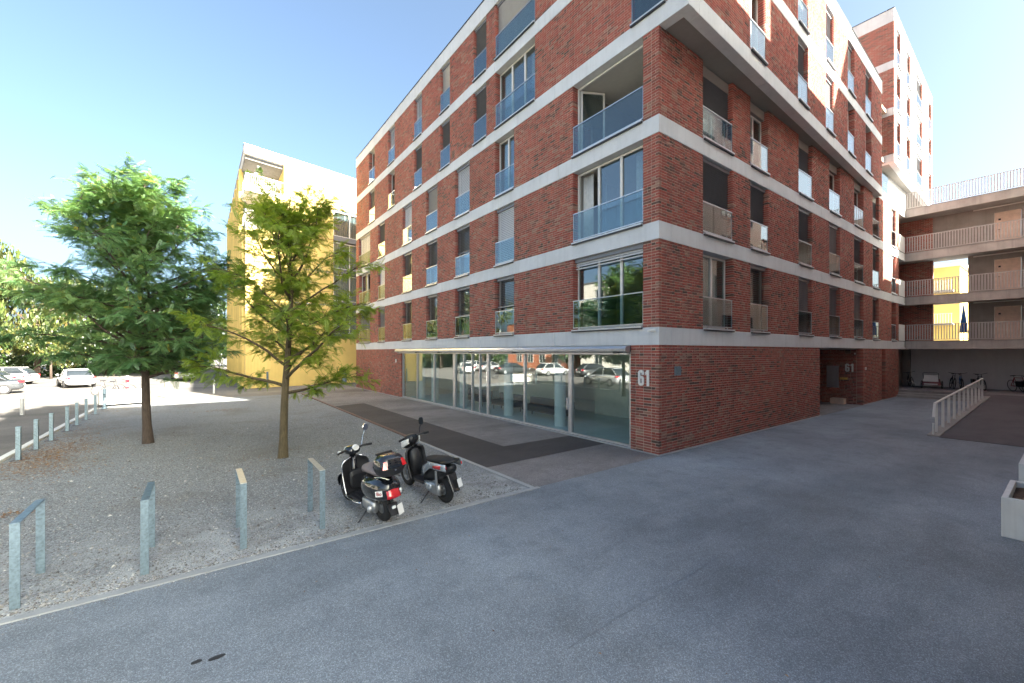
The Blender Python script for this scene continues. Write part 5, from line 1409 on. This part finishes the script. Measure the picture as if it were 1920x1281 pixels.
# ------------------------------------------------------------------ cars
def car(x, y, rz, mat, label, kind='hatch', L=4.2):
    c = empty('parked_car', (x, y, 0), rz, label, 'car', 'cars parked beyond the kerb')
    h = {'hatch': 1.48, 'sedan': 1.42, 'van': 1.9}[kind]; hw = .88
    k = L / 4.2
    def st(x, zb_, zt, w, e=4): return (x * k, 0, (zb_ + zt) / 2, w, (zt - zb_) / 2, e)
    q = MB(); q.loft([st(-2.1, .42, .62, .62), st(-2.05, .3, .86, .8), st(-1.85, .22, .95, .86), st(-1.2, .2, .96, hw), st(0, .2, .95, hw), st(.9, .2, .93, hw), st(1.5, .22, .84, .85), st(1.95, .28, .72, .76), st(2.1, .36, .6, .6)], 24, 4)
    q.build('body', mat, c, smooth=True)
    rear = {'hatch': -1.95, 'sedan': -1.45, 'van': -2.0}[kind]; rt = {'hatch': -1.35, 'sedan': -.75, 'van': -1.85}[kind]
    q = MB(); q.loft([(rear * k, 0, .92, .7, .04, 4), ((rear + rt) / 2 * k, 0, (.9 + h) / 2 - .06, .7, (h - .9) * .36, 4), (rt * k, 0, (.86 + h) / 2, .66, (h - .86) / 2, 4), (-.1 * k, 0, (.86 + h) / 2 + .01, .66, (h - .86) / 2, 4), (.3 * k, 0, (.86 + h) / 2, .66, (h - .86) / 2 - .03, 4), (.75 * k, 0, 1.02, .7, .16, 4), (1.15 * k, 0, .9, .72, .03, 4)], 20, 4)
    q.build('window_glass', M['carglass'], c, smooth=True)
    q = MB(); q.loft([((rt - .12) * k, 0, h - .02, .55, .025, 5), (rt * k, 0, h + .005, .6, .03, 5), (-.1 * k, 0, h + .02, .6, .03, 5), (.35 * k, 0, h - .03, .58, .025, 5)], 16, 5); q.build('roof', mat, c, smooth=True)
    q = MB()
    for s in (-1, 1):
        for xa, xb in ((rt + .02, rear + .08), (.28, 1.05), (-.35, -.35)):
            q.tube([(xa * k, s * .655, h - .06), (xb * k, s * .74, .93)], .03, 6)
    q.build('pillar', mat, c)
    for wx in (-1.3, 1.3):
        for s in (-1, 1):
            q = MB(); q.lathe_y([(.32, -.1), (.32, .1), (.27, .11), (.2, .1), (.2, -.1), (.27, -.11)], wx * k, .32, 20, cy=s * .8); w = q.build('wheel', M['rubber'], c)
            q = MB(); q.lathe_y([(.001, -.02), (.2, -.02), (.2, .02), (.001, .02)], wx * k, .32, 16, cy=s * .86); q.build('rim', M['cast'], w)
    for s in (-1, 1):
        q = MB(); q.loft([(-2.09 * k, s * .66, .79, .09, .07), (-1.98 * k, s * .74, .8, .1, .08), (-1.86 * k, s * .8, .81, .065, .06)], 10, 3); q.build('tail_light', M['red'], c)
        q = MB(); q.loft([(2.04 * k, s * .6, .64, .1, .05), (1.86 * k, s * .7, .68, .11, .06)], 10, 3); q.build('headlight', M['lamp'], c)
        q = MB(); q.loft([(.8 * k, s * .95, .98, .08, .06), (.9 * k, s * .95, .98, .07, .05)], 8, 3); q.build('wing_mirror', mat, c)
    MB().box(-2.125 * k, -2.1 * k, -.26, .26, .5, .61).build('number_plate', M['plate'], c)
    return c
ca = math.atan2(.8, .6)
car(-18.0, 41.6, R(107), M['carw'], 'white car seen from behind on the sunlit road under the dark tree', 'sedan', 4.4)
car(-23.9, 44.6, R(173), M['cars'], 'silver sedan cut by the left frame edge beyond the posts', 'sedan', 4.5)
car(-23.6, 48.2, R(170), M['carw'], 'white hatchback parked behind the silver sedan', 'hatch')
car(-11.3, 47, R(95), M['cars'], 'silver van far off between the dark trunk and the yellow building', 'van', 4.8)
car(-22.0, 36.5, R(190), M['card'], 'dark sedan across the road mirrored in the shop door', 'sedan', 4.6)
car(-24.0, 31.0, R(185), M['carw'], 'white hatchback across the road mirrored in the shop window', 'hatch')
car(-26.0, 26.0, R(200), M['card'], 'dark hatchback across the road mirrored in the shop window', 'hatch')
car(-17.6, 17.2, R(95), M['cars'], 'silver hatchback in the shade mirrored in the shop pane by number 61', 'hatch')
# a red and white post, far bicycles by the plaza
rp = empty('striped_post', (-13.9, 31.5, 0), 0, 'red and white striped post behind the white box planter', 'post')
for k in range(5): MB().tube([(0, 0, k * .24), (0, 0, k * .24 + .238)], .09, 10).build('band', M['red'] if k % 2 else M['white'], rp)
def far_bike(x, y, rz, lab):
    b = bike(x, y, 0, rz, M['dark'], lab, .06); b['group'] = 'bicycles at the plaza rack'
far_bike(-14.6, 29.5, R(20), 'dark bicycle parked on the plaza left of the striped post')
far_bike(-15.2, 30.6, R(25), 'dark bicycle behind the other one on the sunlit plaza')

# ------------------------------------------------------------------ yellow building
E1 = Vector((.981, .193)); E2 = Vector((-.193, .981))
yb = empty('yellow_apartment_building', (-7.17, 31.27, 0), math.atan2(E1.y, E1.x), 'yellow clad apartment building with corner loggias and white roof edge', 'building')
YH = 18.7
def yp(name, mat, *b, **k): return MB().box(*b).build(name, mat, yb, **k)
lev = [0, 4.05, 6.95, 9.85, 12.75, 15.55, 18.05]
cuts = {1: [0, 2.6, 5.0, 6.85], 2: [0, 2.2, 4.7, 6.85], 3: [0, 2.8, 5.2, 6.85], 4: [1.2, 3.6, 5.6, 6.85], 5: [2.75, 4.9, 8.0, 12]}
yp('wall_panel', M['yellow'], .0, 3.2, 0, .25, 0, 4.0); yp('wall_panel', M['yellow'], 3.22, 6.9, 0, .25, 0, 4.0); yp('wall_panel', M['yellow'], 6.92, 12, 0, .25, 0, 4.0)
for i, xs in cuts.items():
    for a, b in zip(xs[:-1], xs[1:]): yp('wall_panel', M['yellow'], a + .012, b - .012, 0, .25, lev[i] + .03, lev[i + 1] - .03)
    if i < 5:
        # large windows in the right bay
        zA, zB = lev[i] + .42, lev[i + 1] - .12
        f = MB(); f.box(6.86, 12, .12, .2, zA, zA + .08); f.box(6.86, 12, .12, .2, zB - .08, zB)
        for xx in (6.86, 8.35, 9.85, 11.4): f.box(xx, xx + .09, .12, .2, zA + .08, zB - .08)
        w = f.build('window', M['white'], yb)
        for a, b in ((6.95, 8.35), (8.44, 9.85), (9.94, 11.4)):
            MB().box(a, b, .15, .17, zA + .08, zB - .08).build('pane', M['pane'], w)
            g = [[(a + (b - a) * j / 24, .32 + .03 * math.sin(j * 1.7), z) for j in range(25)] for z in (zA, zB)]
            MB().sheet(g, .004).build('curtain', M['curtain'] if i != 4 else M['slat_d'], w)
        yp('sill_slab', M['slat_d'], 6.86, 12, -.03, .3, lev[i] - .02, zA)
def TY(a, b, z): return (a + .193 * b, .981 * b, z)     # the side wall is not square to the front
def ys(name, mat, *b): return MB(TY).box(*b).build(name, mat, yb)
YL = 24.6
yp('core', M['room'], 6.86, 12, .6, .7, 4, 15.5)
yp('floor_edge', M['yside'], 0, 12, .03, .2, 4.0, 4.06)
yp('parapet', M['offw'], -.05, 12.2, -.06, .3, 18.05, YH); yp('roof_edge', M['alu'], -.09, 12.25, -.1, .35, YH + .002, YH + .06)
ys('parapet', M['offw'], -.02, .3, .32, YL, 18.05, YH); ys('roof_edge', M['alu'], -.09, .33, .37, YL, YH + .002, YH + .06)
ys('roof', M['roof'], .0, 7, .32, YL, 17.8, 18.04); ys('rear_wall', M['yside'], .5, 7, YL - .3, YL, 0, 17.7)
ys('loggia_floor', M['offw'], -.02, 2.74, -.02, 3.0, 15.25, 15.55); ys('loggia_floor', M['offw'], -.02, 1.19, -.02, 3.0, 12.45, 12.75)
ys('loggia_wall', M['offw'], .3, 2.9, 3.0, 3.2, 12.75, 18.04); ys('loggia_wall', M['yellow'], 2.76, 2.9, .3, 3.0, 15.56, 18.04); ys('loggia_wall', M['yellow'], 1.21, 1.35, .3, 3.0, 12.76, 15.24)
for z, x1 in ((15.55, 2.72), (12.75, 1.17)):
    r = MB(TY); r.box(0, x1, .02, .06, z + 1.0, z + 1.05); r.box(.0, .04, .07, 2.95, z + 1.0, z + 1.05); rl = r.build('railing', M['white'], yb)
    bar = None
    for k in range(int(x1 / .13)):
        bar = MB().box(-.007, .007, .03, .05, .05, .999).build('bar', M['rail'], rl) if bar is None else link_mesh('bar', bar.data, None, rl)
        bar.location = (k * .13 + .05, 0, z)
    m = MB(TY)
    for k in range(22): m.box(.01, .03, .13 + k * .13, .154 + k * .13, z + .05, z + .999)
    m.build('bars', M['white'], rl, kind='stuff')
for i in range(6):
    z0, z1 = (lev[i] if i else 0), lev[i + 1]
    y0_ = 3.2 if i > 3 else .25
    ys('side_wall', M['slat_m'], .16, .4, y0_, YL, z0 + .02, z1 - .02)
    if i < 5: ys('side_slab', M['slat_d'], -.05, .15, y0_, YL, z1 - .12, z1 + .1)
for k in range(8):
    y = 3.4 + k * 2.7; ys('fin', M['yellow'], -.22, .12, y, y + .12, .1, 18)
for y in (.6, 1.5, 2.3): ys('fin', M['yellow'], -.18, .14, y, y + .1, .1, 12.4)
ys('side_door', M['white'], .1, .15, .75, 1.35, .02, 2.5)
yp('drain_pipe', M['steel'], 1.45, 1.57, -.12, -.01, 0, 1.25)
def pot_plant(parent_loc, lab, h):
    p = empty('potted_plant', parent_loc, 0, lab, 'plant', 'plants on the loggia')
    q = MB(); q.loft([(0, 0, 0, .15, .15, 2), (.3, 0, 0, .19, .19, 2)], 12, 2, 'z'); q.build('pot', M['planter'], p)
    q = MB(); q.tube([(0, 0, .3), (.03, 0, h * .7)], .015, 6); q.build('stem', M['barkB'], p)
    O, D, U, S, T_ = leaf_cloud(int(h * 100), 130, [((0, 0, h * .62), (.3, .3, h * .38), 1)], .24); T_ = np.clip(T_ + .3, 0, 1)
    mesh_instances('foliage', QV, QF, O, D, U, S, T_, M['leafD'], p)
def yw(a, b, z): return (-7.17 + E1.x * a + E2.x * b, 31.27 + E1.y * a + E2.y * b, z)
pot_plant(yw(.35, .5, 15.56), 'green potted plant at the corner of the upper loggia', 1.5)
pot_plant(yw(1.1, .5, 15.56), 'tallest potted plant in the middle of the upper loggia', 1.95)
pot_plant(yw(2.05, .5, 15.56), 'low potted plant at the right end of the upper loggia', 1.25)
bn = empty('litter_bin', (.1, 31.2, 0), 0, 'small blue grey litter bin between the yellow building and the red brick corner', 'bin')
q = MB(); q.tube([(0, 0, .15), (0, 0, .95)], .2, 14); q.build('barrel', M['steel'], bn); q = MB(); q.tube([(0, 0, .95), (0, 0, 1.02), (0, 0, 1.1)], [.22, .2, .1], 14); q.build('lid', M['steel'], bn); MB().box(-.05, .05, .2, .28, 0, 1.1).build('post', M['dark'], bn)

# ------------------------------------------------------------------ buildings around the court
def plain_block(name, x0, x1, y0, y1, h, mat, label, face, storeys, wsp=3.2, ww=1.5, z0=0, wmat=None, par=True):
    b = empty(name, (x0, y0, 0), 0, label, 'building')
    L = x1 - x0; Dp = y1 - y0
    MB().box(0, L, 0, Dp, z0, h).build('wall', mat, b)
    if par: MB().box(-.1, L + .1, -.1, Dp + .1, h + .002, h + .12).build('roof', M['roof'], b)
    sh = (h - .8) / storeys
    pr_ = None; span = L if face in ('N', 'S') else Dp
    n = int(span / wsp)
    for s in range(storeys):
        for k in range(n):
            u = (k + .5) * wsp; z = s * sh + 1.0
            if z < z0: continue
            if pr_ is None:
                f = MB(); w2 = ww / 2
                f.box(-w2, w2, -.03, .05, 0, .07); f.box(-w2, w2, -.03, .05, 1.6, 1.67); f.box(-w2, -w2 + .07, -.03, .05, .07, 1.6); f.box(w2 - .07, w2, -.03, .05, .07, 1.6); f.box(-.035, .035, -.03, .05, .07, 1.6)
                pr_ = f.build('window', M['white'], b); MB().box(-w2 + .07, w2 - .07, -.01, .02, .07, 1.6).build('pane', wmat or M['carglass'], pr_); o = pr_
            else: o = copy_tree(pr_, b)
            if face == 'N': o.location = (u, Dp + .01, z)
            elif face == 'E': o.location = (L + .01, u, z); o.rotation_euler[2] = R(90)
            elif face == 'W': o.location = (-.01, u, z); o.rotation_euler[2] = R(90)
    return b
YB = -7.7
ob = plain_block('opposite_block', -6.6, 17.5, YB - 12, YB, 17.0, M['offw'], 'cream apartment block along the planters, mirrored in the glass balustrades', 'N', 6)
MB().box(15.0, 17.9, 9.5, 11.9, 17.13, 20.3).build('lift_overrun', M['offw'], ob)
ob2 = plain_block('stepped_block', 17.7, 24.7, YB - 12, YB, 22.8, M['offw'], 'taller cream stair block at the end of the opposite block', 'N', 8)
ob3 = plain_block('sun_screen_block', 24.9, 36, YB - 8, YB, 11.4, M['offw'], 'unseen low cream block added to keep sun off the access gallery floor', 'N', 4, 2.8, 1.0)  # unseen block added to stop sun reaching the gallery ground and store
plain_block('cream_house', -50, -36, 4, 38, 13, M['offw'], 'cream apartment house across the road mirrored in the shop windows', 'E', 4)
plain_block('orange_house', -50, -37, 40, 58, 8, M['orange'], 'low orange rendered house beyond the parked cars', 'E', 2)
plain_block('brick_annex', -22, -12.5, 84, 92, 5, M['orange'], 'low reddish building far beyond the plaza', 'S', 1)
# yellow house seen through the gallery
yh = empty('yellow_house', (52.0, .3, 0), 0, 'yellow house seen through the gap in the access gallery', 'building')
MB().box(0, 12, 0, 5.6, 0, 11.6).build('wall', M['yellow'], yh)
MB().box(-.3, 12.2, -.3, 5.8, 11.602, 11.9).build('roof', M['offw'], yh)
for z in (2.2, 5.6, 9): 
    MB().box(-1.2, -.01, .4, 5.2, z, z + .15).build('balcony', M['gal'], yh)
    q = MB()
    for k in range(24): q.box(-1.18, -1.15, .45 + k * .2, .48 + k * .2, z + .15, z + 1.1)
    q.box(-1.19, -1.14, .4, 5.2, z + 1.1, z + 1.15); q.build('balcony_railing', M['white'], yh)
